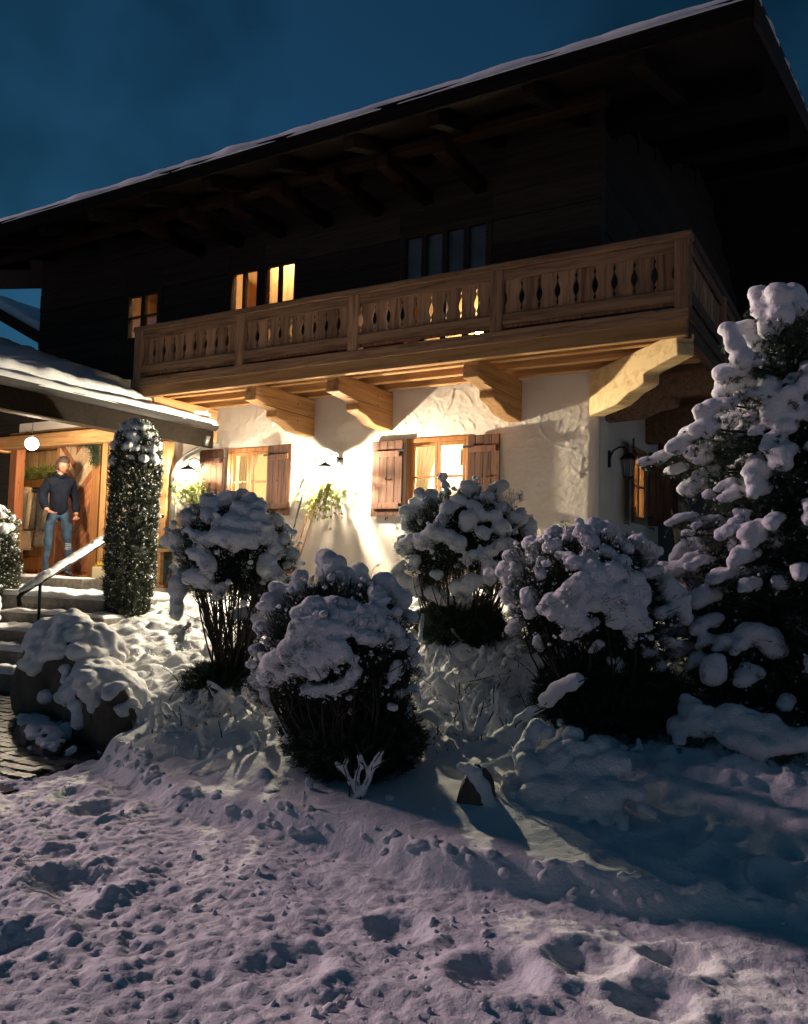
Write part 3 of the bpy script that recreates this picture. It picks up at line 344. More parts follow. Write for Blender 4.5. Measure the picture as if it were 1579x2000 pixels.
# ------------------------------------------------------------------ ground
EX = [-12, -6, -2.6, -1.81, -.65, -.05, .36, .73, 1.28, 1.67, 2.02, 2.32, 3.2, 8, 14]
EY = [-5.3, -5.25, -5.2, -4.76, -5.20, -5.25, -5.23, -5.29, -5.25, -5.18, -5.10, -4.98, -4.8, -4.6, -4.6]
HOLES = [(-.93, -5.42, .12, .07), (-.25, -6.1, .16, .08), (.05, -6.55, .10, .05), (1.05, -5.75, .10, .05), (1.5, -5.9, .13, .06), (1.72, -5.65, .12, .06), (1.95, -5.75, .11, .05), (1.95, -5.45, .10, .05), (-.1, -6.25, .08, .03), (-1.3, -5.3, .09, .04), (-.6, -5.9, .07, .03), (.9, -6.2, .12, .05)]
def bedmask(x, y):
    """1 inside the raised garden bed, 0 on path, paving and steps"""
    x = np.asarray(x, float); y = np.asarray(y, float)
    e = np.interp(x, EX, EY) + .04*fbm(x*2, y*0, 0, 31, 2) + .010*vnoise(x*11, y*3, 0, 33)
    b = sstep(-.03, .13, y-e)
    line = -3.46 + (x+4.25)*(-1.26/2.44)                     # foot of the boulders beside the paving
    b = b*np.where(x < -1.70, sstep(.12, .40, y-line), 1)
    b = b*sstep(-5.05, -4.75, x)
    return b
def pavemask(x, y):
    line = -3.46 + (x+4.25)*(-1.26/2.44); e = -5.12 + .07*fbm(x*2.5, y*2.5, 0, 41, 3) + .03*vnoise(x*12, y*12, 0, 42)
    m = sstep(-.03, .05, y-e)*sstep(-1.82, -1.92, x + .05*vnoise(x*5, y*5, 0, 44))
    return m*np.where(y > line+.15, np.where(x < -4.1, 1, 0), 1)
def H(x, y, fine=True):
    x = np.asarray(x, float); y = np.asarray(y, float); b = bedmask(x, y)
    s = np.clip((y+4.95)/4.75, 0, 1)
    bed = .21 + .89*s + .035*fbm(x*2.2, y*2.2, 0, 5, 3) + (.050*np.abs(fbm(x*5, y*5, 0, 8, 2))+.018*fbm(x*12, y*12, 0, 9, 2))*sstep(.05, .3, s)*2
    # open smooth drift on the right hand side of the bed
    drift = sstep(1.1, 2.2, x)*sstep(-3.6, -4.4, y); bed = bed - drift*(.05*np.abs(fbm(x*5, y*5, 0, 8, 2)))*1.4
    path = .10 + .025*fbm(x*1.3, y*1.3, 0, 11, 3) + .022*fbm(x*3.2, y*5.0, 0, 12, 3)
    if fine:
        rough = .75 + .5*sstep(-5.3, -6.1, y+.35*x)
        path = path + rough*(.020*fbm(x*4, y*8, 0, 13, 3) + .009*fbm(x*22, y*30, 0, 14, 3)) + .0095*rough*fbm(x*45, y*50, 0, 15, 3)
        bed = bed + .004*fbm(x*22, y*22, 0, 16, 2)
    for hx, hy, r, d in HOLES:
        q = ((x-hx)**2+(y-hy)**2)/r**2; path = path - d*.55*np.exp(-q*q*1.2) + d*.30*np.exp(-(np.sqrt(q)-1.45)**2*7)
    z = path*(1-b) + bed*b
    p = pavemask(x, y)*(1-b)
    z = z*(1-p) + .02*p
    st = sstep(-4.95, -5.05, x)*sstep(-3.45, -3.35, y)*sstep(-9.6, -9.5, x)
    z = z*(1-st) + .0*st
    return z
def Hs(x, y): return float(H(np.array([x]), np.array([y]), False)[0])
xs = np.concatenate([np.arange(-14, -5, .25), np.arange(-5, -2.4, .035), np.arange(-2.4, 3.3, .0125), np.arange(3.3, 6, .05), np.arange(6, 12.01, .25)])
ys = np.concatenate([np.arange(-12, -7.2, .12), np.arange(-7.2, -4.7, .0125), np.arange(-4.7, -.0, .026), np.arange(0.0, 3.2, .1)])
XX, YY = np.meshgrid(xs, ys, indexing='ij'); ZZ = H(XX, YY)
rim = np.minimum.reduce([sstep(-14, -13, XX), sstep(12, 11, XX), sstep(-12, -11, YY), sstep(3.2, 2.4, YY)])
ZZ = ZZ*rim + (1-rim)*(.07)
nx, ny = len(xs), len(ys); idx = np.arange(nx*ny).reshape(nx, ny)
FQ = np.stack([idx[:-1, :-1], idx[1:, :-1], idx[1:, 1:], idx[:-1, 1:]], -1).reshape(-1, 4)
g = link('snowy_ground', tri_mesh('snowy_ground', np.stack([XX, YY, ZZ], -1).reshape(-1, 3), FQ, True), M_['snow']); tag(g, kind='structure')
mb = MB(); mb.box(-400, 400, -300, 500, -.6, .045)
mb.build('snow_field', M_['snow'], kind='structure')

# paving: wet interlocking stones, each its own piece
mb = MB(); mb.box(-7.2, -1.7, -5.6, -3.30, -.05, .075)
pav = mb.build('paving', M_['joint'], kind='structure')
rg = random.Random(3); pm = []
for v in range(4):
    q = MB(); w, d = .093, .046; off = .009
    poly = [(-w, -d), (-w*.5, -d-off), (0, -d), (w*.5, -d+off), (w, -d), (w+off*.5, 0), (w, d), (w*.5, d+off), (0, d), (-w*.5, d-off), (-w, d), (-w+off*.5, 0)]
    poly = [(a*(1+rg.uniform(-.02, .02)), b*(1+rg.uniform(-.03, .03))) for a, b in poly]
    n = len(poly); top = [(a*.93, b*.88, .024) for a, b in poly]; low = [(a, b, .012) for a, b in poly]; bot = [(a, b, -.01) for a, b in poly]
    q.add(bot+low+top, [tuple(range(2*n, 3*n))] + [(k*n+i, k*n+(i+1) % n, (k+1)*n+(i+1) % n, (k+1)*n+i) for k in (0, 1) for i in range(n)])
    o = q.build('paver', M_['paver']); pm.append(o.data); bpy.data.objects.remove(o)
PAV = []
for r in range(26):
    for c in range(34):
        x = -1.9 - c*.193 - (r % 2)*.096; y = -5.18 + r*.100 + .012*math.sin(x*4)
        line = -3.46 + (x+4.25)*(-1.26/2.44)
        if y > max(line+.25, -9) and x > -4.2 or y > -3.42 or x < -5.2: continue
        PAV.append((x, y))
PAV.sort(key=lambda p: (p[0]-2.568)**2+(p[1]+8.4)**2)
for x, y in PAV[:298]:
    o = link('paver', rg.choice(pm), None, pav, (x, y, .073+rg.uniform(-.004, .004))); o.rotation_euler = (rg.uniform(-.02, .02), rg.uniform(-.02, .02), rg.uniform(-.03, .03))

# ------------------------------------------------------------------ farmhouse
house = thing('farmhouse', 'large Alpine farmhouse with white ground floor, dark timber upper storey and a carved wooden balcony', 'farmhouse', (-4, 0, 1.0))
def strokes_relief(X, Z, rg, n, x0, x1, z0, z1):
    """trowel marks: short curved ridges in the lime render"""
    D = .0025*fbm(X*1.4, Z*1.4, 0, 51, 2) + .0016*fbm(X*6, Z*6, 0, 52, 4) + .0010*fbm(X*26, Z*26, 0, 54, 2)
    for i in range(n):
        cx, cz, L, a, k = rg.uniform(x0, x1), rg.uniform(z0, z1), rg.uniform(.05, .18), rg.uniform(0, math.pi), rg.uniform(-5, 5)
        if cz < 2.1 and rg.random() < .45: cz = rg.uniform(2.6, z1)
        m = (np.abs(X-cx) < L) & (np.abs(Z-cz) < L); u = (X[m]-cx)*math.cos(a)+(Z[m]-cz)*math.sin(a); v = -(X[m]-cx)*math.sin(a)+(Z[m]-cz)*math.cos(a)-k*u*u
        w = rg.uniform(.006, .010); h = rg.uniform(.0012, .0040)*rg.choice((1, 1, -.6)); e = sstep(1, .7, np.abs(u)/L)
        D[m] += h*e*(np.exp(-(v/w)**2) + .5*np.exp(-np.maximum(0, v)/.05)*(v > 0))
    return D
def wall_grid(name, a0, a1, z0, z1, holes, to3, step, parent, seed, n, roundend=None):
    A = np.unique(np.round(np.concatenate([np.arange(a0, a1, step), [a1]] + [[h[0], h[1]] for h in holes]), 4))
    Z = np.unique(np.round(np.concatenate([np.arange(z0, z1, step), [z1]] + [[h[2], h[3]] for h in holes]), 4))
    AA, Z2 = np.meshgrid(A, Z, indexing='ij'); D = strokes_relief(AA, Z2, random.Random(seed), n, a0, a1, z0, z1)
    for h in holes:
        d = np.maximum.reduce([h[0]-AA, AA-h[1], h[2]-Z2, Z2-h[3]]); D *= sstep(0, .05, np.maximum(d, 0))
    V = np.stack(to3(AA, D, Z2), -1).reshape(-1, 3) - np.array(wloc(parent)); i = np.arange(len(A)*len(Z)).reshape(len(A), len(Z))
    F = np.stack([i[:-1, :-1], i[1:, :-1], i[1:, 1:], i[:-1, 1:]], -1); ca = (A[:-1]+A[1:])/2; cz = (Z[:-1]+Z[1:])/2; keep = np.ones(F.shape[:2], bool)
    for h in holes: keep &= ~((ca[:, None] > h[0]) & (ca[:, None] < h[1]) & (cz[None] > h[2]) & (cz[None] < h[3]))
    return link(name, tri_mesh(name, V, F[keep], True), M_['plaster'], parent)
W1 = (-5.10, -4.33, 2.0, 2.92); W2 = (-2.30, -1.465, 1.98, 2.90); DOOR = (-9.65, -7.72, 1.1, 3.22)
def corner_round(x):      # the render is rounded at the house corner
    return np.where(x > -.10, .10 - np.sqrt(np.maximum(0, .01-(x+.10)**2)), 0)
wall_grid('wall', -7.30, -.001, .7, 3.52, [W1, W2], lambda a, d, z: (a, -d + corner_round(a), z), .0135, house, 1, 620)
SW = (1.34, 2.05, 1.97, 2.90)
wall_grid('wall', .10, 2.72, .7, 3.52, [SW], lambda a, d, z: (d, a, z), .02, house, 2, 90)
def fbox(mb, O, A, Nn, a0, a1, n0, n1, z0, z1):
    """box in a wall frame: a along wall, n outwards, z up"""
    O, A, Nn = Vector(O), Vector(A), Vector(Nn); vs = [O+A*a+Nn*n+Vector((0, 0, z)) for a in (a0, a1) for n in (n0, n1) for z in (z0, z1)]
    mb.add(vs, [(0, 1, 3, 2), (4, 6, 7, 5), (0, 4, 5, 1), (2, 3, 7, 6), (0, 2, 6, 4), (1, 5, 7, 3)]); return mb
FR = ((0, 0, 0), (1, 0, 0), (0, -1, 0)); SD = ((0, 0, 0), (0, 1, 0), (1, 0, 0))
def reveal(h, fr, depth=.14, mat='plaster'):
    m = MB(); O, A, Nn = fr; t = .03
    for a0, a1, z0, z1 in ((h[0]-t, h[0], h[2]-t, h[3]+t), (h[1], h[1]+t, h[2]-t, h[3]+t), (h[0], h[1], h[3], h[3]+t), (h[0], h[1], h[2]-t, h[2])):
        fbox(m, O, A, Nn, a0, a1, -depth, -.003, z0, z1)
    return m.build('reveal', M_[mat], house)
def window(h, fr, cols=2, rows=2, out=.012, fw=.055, sw=.04, mat='frame', glass='glass', mun=True, parent=None):
    O, A, Nn = fr; a0, a1, z0, z1 = h; m = MB(); p = parent or house
    for q in ((a0, a0+fw, z0, z1), (a1-fw, a1, z0, z1), (a0+fw, a1-fw, z1-fw, z1), (a0+fw, a1-fw, z0, z0+fw)): fbox(m, O, A, Nn, q[0], q[1], -.06, out, q[2], q[3])
    w = m.build('window', M_[mat], p, bevel=.006)
    wi = (a1-a0-2*fw)/cols
    for c in range(cols):
        b0 = a0+fw+c*wi+.002; b1 = b0+wi-.004; c0 = z0+fw+.002; c1 = z1-fw-.002; m = MB()
        for q in ((b0, b0+sw, c0, c1), (b1-sw, b1, c0, c1), (b0+sw, b1-sw, c1-sw, c1), (b0+sw, b1-sw, c0, c0+sw)): fbox(m, O, A, Nn, q[0], q[1], -.05, out-.008, q[2], q[3])
        if mun:
            for r in range(1, rows):
                zz = c0 + (c1-c0)*r/rows; fbox(m, O, A, Nn, b0+sw, b1-sw, -.045, out-.016, zz-.012, zz+.012)
        m.build('sash', M_[mat], w, bevel=.004)
        for r in range(rows):
            d0 = c0+sw + (c1-c0-2*sw)*r/rows; d1 = c0+sw + (c1-c0-2*sw)*(r+1)/rows
            m = MB(); fbox(m, O, A, Nn, b0+sw, b1-sw, -.034, -.030, d0, d1); m.build('pane', M_[glass], w)
    return w
def shutter(a0, a1, z0, z1, fr, ang=0., hinge='r', n0=.03):
    """ledged board shutter folded back against the wall, turned by ang about its hinge edge"""
    O, A, Nn = fr; O, A, Nn = Vector(O), Vector(A), Vector(Nn); hp = a1 if hinge == 'r' else a0; sg = -1 if hinge == 'r' else 1
    A2 = (A*math.cos(ang) + Nn*math.sin(ang)*sg).normalized(); N2 = (Nn*math.cos(ang) - A*math.sin(ang)*sg).normalized(); O2 = O + A*hp + Nn*n0 - A2*hp
    f2 = (O2, A2, N2); nb = 4; wi = (a1-a0)/nb; root = None
    root = bpy.data.objects.new('shutter', None); COL.objects.link(root); root.parent = house; root.location = O2+A2*hp+Vector((0, 0, z0))-wloc(house)
    for zz in (z0+.12, z1-.16): m = MB(); fbox(m, *f2, a0+.03, a1-.03, .024, .045, zz-.035, zz+.035); m.build('batten', M_['shut'], root, bevel=.004)
    for i in range(nb):
        m = MB(); fbox(m, *f2, a0+i*wi+.0015, a0+(i+1)*wi-.0015, 0, .022, z0, z1); m.build('plank', M_['shut'], root, bevel=.003)
    for zz in (z0+.10, z1-.13):
        m = MB(); fbox(m, *f2, hp-.05, hp+.05, .046, .052, zz-.012, zz+.012); m.build('hinge', M_['iron'], root)
    m = MB(); q = O2 + A2*((a0+a1)/2) + N2*.03; m.tube([q+Vector((0, 0, (z0+z1)/2-.02)), q+N2*.02+Vector((0, 0, (z0+z1)/2))], .008, 6); m.build('latch', M_['iron'], root)
    m = MB(); q = O + A*(a0+a1)/2 + Nn*.0; m.tube([q+Vector((0, 0, z0-.02)), q+Nn*.05+Vector((0, 0, z0-.02)), q+Nn*.055+Vector((0, 0, z0-.05))], .007, 6); m.build('shutter_stay', M_['iron'], root)
    return root
for h in (W1, W2): reveal(h, FR); window(h, FR)
reveal(SW, SD); window(SW, SD)
shutter(-5.58, -5.15, 1.98, 2.92, FR, 0, 'r'); shutter(-4.37, -3.955, 2.0, 2.92, FR, .12, 'l')
shutter(-2.755, -2.33, 1.98, 2.885, FR, 0, 'r'); shutter(-1.475, -1.075, 1.97, 2.885, FR, .06, 'l')
shutter(.86, 1.30, 1.97, 2.90, SD, .25, 'r'); shutter(2.06, 2.5, 1.97, 2.90, SD, .7, 'l')

# room behind the ground floor windows
def room(x0, x1, y0, y1, z0, z1, mat, name='room', t=.08, front=None, right=None):
    m = MB(); m.box(x0-t, x1+t, y1, y1+t, z0-t, z1+t); m.box(x0-t, x0, y0, y1, z0, z1)
    if right is None: m.box(x1, x1+t, y0, y1, z0, z1)
    m.box(x0-t, x1+t, y0, y1, z0-t, z0); m.box(x0-t, x1+t, y0, y1, z1, z1+t)
    return m.build(name, mat, house)
room(-6.9, -.16, .16, 2.62, .95, 3.42, M_['cream'], right=1)
# inner face of the side wall with its window opening
m = MB()
for y0, y1, z0, z1 in ((.16, SW[0], .95, 3.42), (SW[1], 2.62, .95, 3.42), (SW[0], SW[1], .95, SW[2]), (SW[0], SW[1], SW[3], 3.42)): m.box(-.16, -.14, y0, y1, z0, z1)
for a0, a1, z0, z1 in ((-7.0, W1[0], .95, 3.42), (W1[1], W2[0], .95, 3.42), (W2[1], -.16, .95, 3.42), (W1[0], W1[1], .95, W1[2]), (W1[0], W1[1], W1[3], 3.42), (W2[0], W2[1], .95, W2[2]), (W2[0], W2[1], W2[3], 3.42)): m.box(a0, a1, .14, .16, z0, z1)
m.build('inner_wall', M_['cream'], house)
BULB = {}
def bulb(name, label, cat, loc, r, col, power, cordtop=None, group=None):
    """a lit glass bulb that emits; power in the units of radiance*r^2"""
    key = (col, round(power/r**2, 1)); 
    if key not in BULB: BULB[key] = emis('lit_glass', col, power/r**2)
    o = thing(name, label, cat, loc, group)
    m = MB(); m.ball(loc, r, 3); m.build('bulb', BULB[key], o, smooth=True)
    m = MB(); top = cordtop if cordtop else loc[2]+.3; m.tube([(loc[0], loc[1], loc[2]+r+.03), (loc[0], loc[1], top)], .005, 6); m.lathe((loc[0], loc[1], loc[2]+r-.008), [(.022, 0), (.022, .04), (.01, .05)], 10); m.build('cord', M_['iron'], o)
    return o
WARM = (1.0, .80, .46); AMB = (1.0, .70, .38)
bulb('ceiling_lamp', 'ceiling lamp glowing inside the room behind the right ground floor window', 'lamp', (-1.5, 1.6, 3.0), .07, (1, .87, .66), 22, 3.41)
bulb('ceiling_lamp', 'ceiling lamp glowing inside the room behind the left ground floor window', 'lamp', (-4.4, 1.6, 3.0), .07, (1, .84, .60), 6.5, 3.41)
def curtain(a0, a1, z0, z1, name, label, y=.20, gather=0., seed=1):
    n = 46; k = 12; vs = []; rg = random.Random(seed); ph = rg.uniform(0, 6)
    for j in range(k+1):
        t = j/k; z = z1+(z0-z1)*t; sh = gather*math.sin(min(1, t*1.3)*math.pi/2)
        for i in range(n+1):
            u = i/n; b0, b1 = (a0, a1-(a1-a0)*abs(sh)) if sh >= 0 else (a0+(a1-a0)*abs(sh), a1)
            vs.append((b0+(b1-b0)*u, y+.018*math.sin(u*34+ph+.6*math.sin(t*3)), z))
    fs = [(j*(n+1)+i, j*(n+1)+i+1, (j+1)*(n+1)+i+1, (j+1)*(n+1)+i) for j in range(k) for i in range(n)]
    m = MB(); m.add(vs, fs); o = m.build(name, M_['curtain'], None, smooth=True); s = o.modifiers.new('s', 'SOLIDIFY'); s.thickness = .002
    return tag(o, label, 'curtain', 'curtains in the ground floor windows')
curtain(W2[0]+.02, W2[0]+.36, W2[2]+.03, W2[3]-.02, 'curtain', 'white curtain hanging in the left sash of the right window', gather=.55, seed=2)
curtain(W2[1]-.16, W2[1]-.02, W2[2]+.03, W2[3]-.02, 'curtain', 'narrow white curtain at the right edge of the right window', gather=-.3, seed=3)
curtain(W1[0]+.02, W1[0]+.40, W1[2]+.03, W1[3]-.02, 'curtain', 'white curtain hanging in the left sash of the left window', gather=.4, seed=4)
curtain(W1[1]-.16, W1[1]-.02, W1[2]+.03, W1[3]-.02, 'curtain', 'narrow white curtain at the right edge of the left window', gather=-.3, seed=5)
m = MB(); m.add([(-.085+.010*math.sin(i*1.1), SW[0]+.01+i*(SW[1]-SW[0]-.02)/40, z_) for z_ in (SW[2]+.03, SW[3]-.02) for i in range(41)], [(i, i+1, i+42, i+41) for i in range(40)])
tag(m.build('curtain', M_['curtain'], None, smooth=True), 'white curtain closing the window in the end wall beside the black lantern', 'curtain', 'curtains in the ground floor windows')
t = thing('picture_frame', 'small brown picture hanging inside the right window', 'picture', (-1.66, .34, 2.72)); m = MB(); m.box(-1.755, -1.585, .33, .345, 2.60, 2.80); m.build('frame', M_['frame'], t, bevel=.003); m = MB(); m.box(-1.73, -1.61, .322, .328, 2.63, 2.77); m.build('canvas', M_['shut'], t)
m = MB(); m.tube([(-1.67, .34, 2.80), (-1.67, .34, 3.41)], .002, 4); m.build('cord', M_['iron'], t)
t = thing('vase', 'small jar standing on the sill inside the right window', 'jar', (-2.02, .24, 1.98)); m = MB(); m.lathe((-2.02, .24, 1.98), [(.03, 0), (.045, .04), (.04, .09), (.025, .12), (.028, .135)], 12); m.build('body', M_['frame'], t, smooth=True)
m = MB(); [m.tube([(-2.02, .24, 2.1), (-2.02+.04*math.cos(i), .24+.02*math.sin(i), 2.24)], .003, 4) for i in range(6)]; m.build('sprig', M_['nl'], t)

# upper storey timber walls: one piece per squared log
UW = [(-7.27, -6.50, 4.60, 5.40), (-5.20, -4.66, 4.1, 5.39), (-4.60, -4.03, 4.1, 5.39), (-2.46, -1.24, 3.80, 5.43)]
logs = [(3.56+.30*i, 3.56+.30*(i+1)-.006) for i in range(12)]
for z0, z1 in logs:
    segs = [(-9.28, .02)]
    for h in UW:
        if h[2] < z1-.02 and h[3] > z0+.02:
            segs = [q for s in segs for q in (((s[0], h[0]), (h[1], s[1])) if s[0] < h[0] and s[1] > h[1] else (s,))]
    for a, b in segs:
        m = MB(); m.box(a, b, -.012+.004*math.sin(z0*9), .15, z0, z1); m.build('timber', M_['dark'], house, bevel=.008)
for h in UW:
    lo = 3.56+.30*math.floor((h[2]-3.56-.02)/.30+1e-6); hi = 3.56+.30*math.ceil((h[3]-3.56+.0)/.30-1e-6)
    if h[2]-lo > .01: m = MB(); m.box(h[0], h[1], 0, .14, lo, h[2]); m.build('sill', M_['dark'], house)
    if hi-h[3] > .01: m = MB(); m.box(h[0], h[1], 0, .14, h[3], hi); m.build('lintel', M_['dark'], house)
for z0, z1 in logs + [(7.16+.3*i, 7.454+.3*i) for i in range(4)]:
    y1 = 9.5 if z1 < 6.6 else 9.5; y0 = .15 if z1 < 6.5 else (z1-6.35)/.325
    y1 = 12 if z1 < 6.5 else 12 - (z1-6.35)/.325
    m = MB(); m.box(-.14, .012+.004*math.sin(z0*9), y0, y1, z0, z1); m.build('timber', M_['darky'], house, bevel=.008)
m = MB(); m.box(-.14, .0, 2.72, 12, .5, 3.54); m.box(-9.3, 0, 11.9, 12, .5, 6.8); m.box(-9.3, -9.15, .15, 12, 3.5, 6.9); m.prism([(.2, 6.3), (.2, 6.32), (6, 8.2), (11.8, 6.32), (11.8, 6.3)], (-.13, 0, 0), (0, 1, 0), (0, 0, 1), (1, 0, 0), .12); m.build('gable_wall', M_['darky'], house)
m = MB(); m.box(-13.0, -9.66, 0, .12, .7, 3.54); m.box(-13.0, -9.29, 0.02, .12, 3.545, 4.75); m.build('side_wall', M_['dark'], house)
m = MB(); m.box(-7.72, -7.30, -.0, .14, .7, 3.54); m.box(-9.66, -7.72, .0, .14, 3.24, 3.56); m.build('porch_wall', M_['plaster'], house)
for i, h in enumerate(UW):
    if i < 3: window(h, FR, 2, 2, out=.02, fw=.022 if i else .05, sw=.02 if i else .035, mat='dark', mun=(i == 0))
# tall balcony window: lit lower lights, dark transom above
h = UW[3]
window((h[0], h[1], h[2], 4.70), FR, 4, 2, out=.02, fw=.05, sw=.035, mat='dark')
window((h[0], h[1], 4.72, h[3]), FR, 4, 1, out=.02, fw=.05, sw=.03, mat='dark', mun=False)
M_['blue'] = cloth('dark_blue_blind', (.10, .17, .22), 0, .3, 3)
for k in range(4):
    a0 = h[0]+.06+k*.275; m = MB(); m.box(a0+.01, a0+.265, .06, .066, 4.74, h[3]-.03); o = m.build('blind', M_['blue']); tag(o, ('leftmost', 'second from the left', 'third from the left', 'rightmost')[k]+' dark blue blind in the row of dark panes above the balcony', 'blind', 'blinds behind the dark panes above the balcony')
# upper rooms
room(-9.0, -.3, .15, 2.4, 3.70, 6.1, M_['room'])
m = MB(); rr = random.Random(5)
x = -8.98
while x < -.35:
    w = rr.uniform(.12, .17); m.box(x, x+w-.006, 2.36+rr.uniform(0, .008), 2.398, 3.72, 6.08); x += w
m.build('panelling', M_['room'], house)
m = MB()
for xx in (-6.0, -3.2): m.box(xx, xx+.1, .16, 2.36, 3.7, 6.1)
m.build('partition', M_['room'], house)
m = MB(); m.box(-7.26, -6.52, .7, .74, 4.0, 5.9); m.box(-5.3, -4.0, .75, .79, 4.2, 5.8); m.box(-2.6, -1.1, .8, .84, 3.75, 5.9); 
for q in range(10):
    m.box(-5.3+q*.13, -5.3+q*.13+.118, .735+.006*(q % 2), .752, 4.2, 5.8)
    if q < 6: m.box(-7.26+q*.13, -7.26+q*.13+.118, .685, .702, 4.0, 5.9)
m.build('panelling', M_['room'], house)
bulb('room_lamp', 'amber lamp lighting the upstairs room at the far left', 'lamp', (-6.85, .36, 5.78), .05, AMB, 3.0, 6.08)
bulb('room_lamp', 'amber lamp lighting the upstairs room with two double windows', 'lamp', (-4.6, .36, 5.82), .05, AMB, 2.2, 6.08)
bulb('room_lamp', 'bright lamp seen through the balcony cut-outs in the lit balcony window', 'lamp', (-1.60, .42, 4.24), .045, (1, .80, .48), 2.2, 6.08)

# ------------------------------------------------------------------ balcony
BY = -1.2; BX = 1.13
m = MB(); m.box(-5.60, BX, BY, -.02, 3.55, 3.60); m.box(.02, BX, -.018, 4.6, 3.55, 3.60)
balc = m.build('balcony', M_['old'], house)
m = MB(); m.box(-5.62, BX+.02, BY-.05, BY+.03, 3.42, 3.56); m.build('edge_beam', M_['beamx'], balc, bevel=.01)
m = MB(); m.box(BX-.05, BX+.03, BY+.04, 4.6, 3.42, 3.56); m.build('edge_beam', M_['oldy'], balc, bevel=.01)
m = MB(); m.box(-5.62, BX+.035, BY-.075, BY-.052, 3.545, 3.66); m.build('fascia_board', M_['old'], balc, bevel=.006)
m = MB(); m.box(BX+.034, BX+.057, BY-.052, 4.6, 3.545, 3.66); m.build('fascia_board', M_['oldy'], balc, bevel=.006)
for yy, zz in ((-.86, .07), (-.50, .07), (-.14, .07)):
    m = MB(); m.box(-5.60, BX-.08, yy-.045, yy+.045, 3.55-zz-.01, 3.548); m.build('floor_joist', M_['beamx'], balc, bevel=.008)
m = MB(); m.box(-5.62, BX+.06, BY-.07, BY+.07, 4.26, 4.33); m.build('handrail', M_['old'], balc, bevel=.012)
m = MB(); m.box(-5.60, BX+.02, BY-.045, BY-.022, 4.16, 4.258); m.build('top_rail', M_['old'], balc, bevel=.006)
m = MB(); m.box(-5.60, BX+.02, BY-.05, BY-.022, 3.72, 3.83); m.build('bottom_rail', M_['old'], balc, bevel=.008)
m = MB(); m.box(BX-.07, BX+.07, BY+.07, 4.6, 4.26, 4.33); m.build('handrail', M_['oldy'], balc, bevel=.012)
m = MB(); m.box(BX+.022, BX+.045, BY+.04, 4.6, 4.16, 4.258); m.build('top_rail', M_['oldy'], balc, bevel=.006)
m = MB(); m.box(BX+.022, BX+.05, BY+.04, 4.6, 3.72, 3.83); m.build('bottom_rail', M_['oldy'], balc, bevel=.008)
PX = [-5.53, -3.85, -2.27, -.62, BX-.02]
for x in PX:
    m = MB(); m.box(x-.065, x+.065, BY-.066, BY+.06, 3.56, 4.262); m.build('post', M_['oldz'], balc, bevel=.01)
for y in (.5, 2.2, 3.9):
    m = MB(); m.box(BX-.06, BX+.066, y-.06, y+.06, 3.56, 4.262); m.build('post', M_['oldz'], balc, bevel=.01)
def board_mesh(w):
    prof = [(3.70, 0), (3.845, 0), (3.86, .004), (3.885, .014), (3.905, .004), (3.915, .004), (3.96, .027), (3.99, .030), (4.02, .024), (4.075, .004), (4.09, .004), (4.115, .013), (4.14, .003), (4.16, 0), (4.258, 0)]
    R_ = [(w/2-.0015-c, z-4) for z, c in prof]; poly = R_ + [(-x, z) for x, z in R_[::-1]]
    m = MB(); m.prism(poly, (0, -.011, 0), (1, 0, 0), (0, 0, 1), (0, 1, 0), .022); o = m.build('board', M_['oldz']); me = o.data; bpy.data.objects.remove(o); return me
for a, b in zip(PX[:-1], PX[1:]):
    x0, x1 = a+.065, b-.065; n = 9 if b < BX-.1 else 9; w = (x1-x0)/n; me = board_mesh(w)
    for i in range(n): link('board', me, None, balc, Vector((x0+w*(i+.5), BY, 4))-wloc(balc))
ys_ = [BY+.07, .44, 2.14, 3.84]
for a, b in zip([BY+.07, .56, 2.26], [.44, 2.14, 3.84]):
    n = 9; w = (b-a)/n; me = board_mesh(w)
    for i in range(n): o = link('board', me, None, balc, Vector((BX, a+w*(i+.5), 4))-wloc(balc)); o.rotation_euler.z = math.pi/2

# carved console beams under the balcony
def console_poly(L, h0, h1=.20):
    """profile in (outwards, up) with the stepped carved underside; top at 0"""
    return [(0, 0), (L, 0), (L, -.04), (L-.015, -.07), (L, -.10), (L, -h1), (L-.30*L, -h1-.035), (L*.66, -h1-.05), (L*.66, -h1-.13), (L*.62, -h1-.15), (L*.50, -h1-.17), (L*.42, -h0+.05), (L*.34, -h0+.015), (0, -h0)]
for x in (-5.50, -3.84, -2.68, -1.02):
    m = MB(); m.prism(console_poly(1.16, .46), (x, .01, 3.47), (0, -1, 0), (0, 0, 1), (1, 0, 0), .17); c = m.build('console', M_['beam'], house, bevel=.012)
    m = MB(); m.box(x+.165, x+.172, -1.0, -.02, 3.235, 3.241); m.build('joint_line', M_['iron'], c)
    for hz in (3.15, 3.36):
        m = MB(); m.ball((x+.168, -.35, hz), (.006, .012, .012), 1); m.build('peg', M_['shut'], c)
q = math.sqrt(.5); L4 = 1.60
m = MB(); m.prism(console_poly(L4, .46), (-.07*q-.02, -.07*q-.02, 3.47), (q, -q, 0), (0, 0, 1), (q, q, 0), .17); m.build('corner_console', M_['corner'], house, bevel=.012)
for y in (.28, 2.0, 3.6):
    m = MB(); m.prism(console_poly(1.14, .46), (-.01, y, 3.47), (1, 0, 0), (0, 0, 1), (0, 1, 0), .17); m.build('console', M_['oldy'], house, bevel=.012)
M_['red'] = wood('red_glow_timber', (.20, .035, .018), (.36, .085, .04), 1, knots=False)  # red glow on the side beams put into the timber colour
m = MB(); m.box(.02, .16, 2.72, 4.6, 2.9, 3.1); m.box(.30, BX, 2.75, 2.85, 3.20, 3.33); m.build('side_beam', M_['red'], house, bevel=.01)

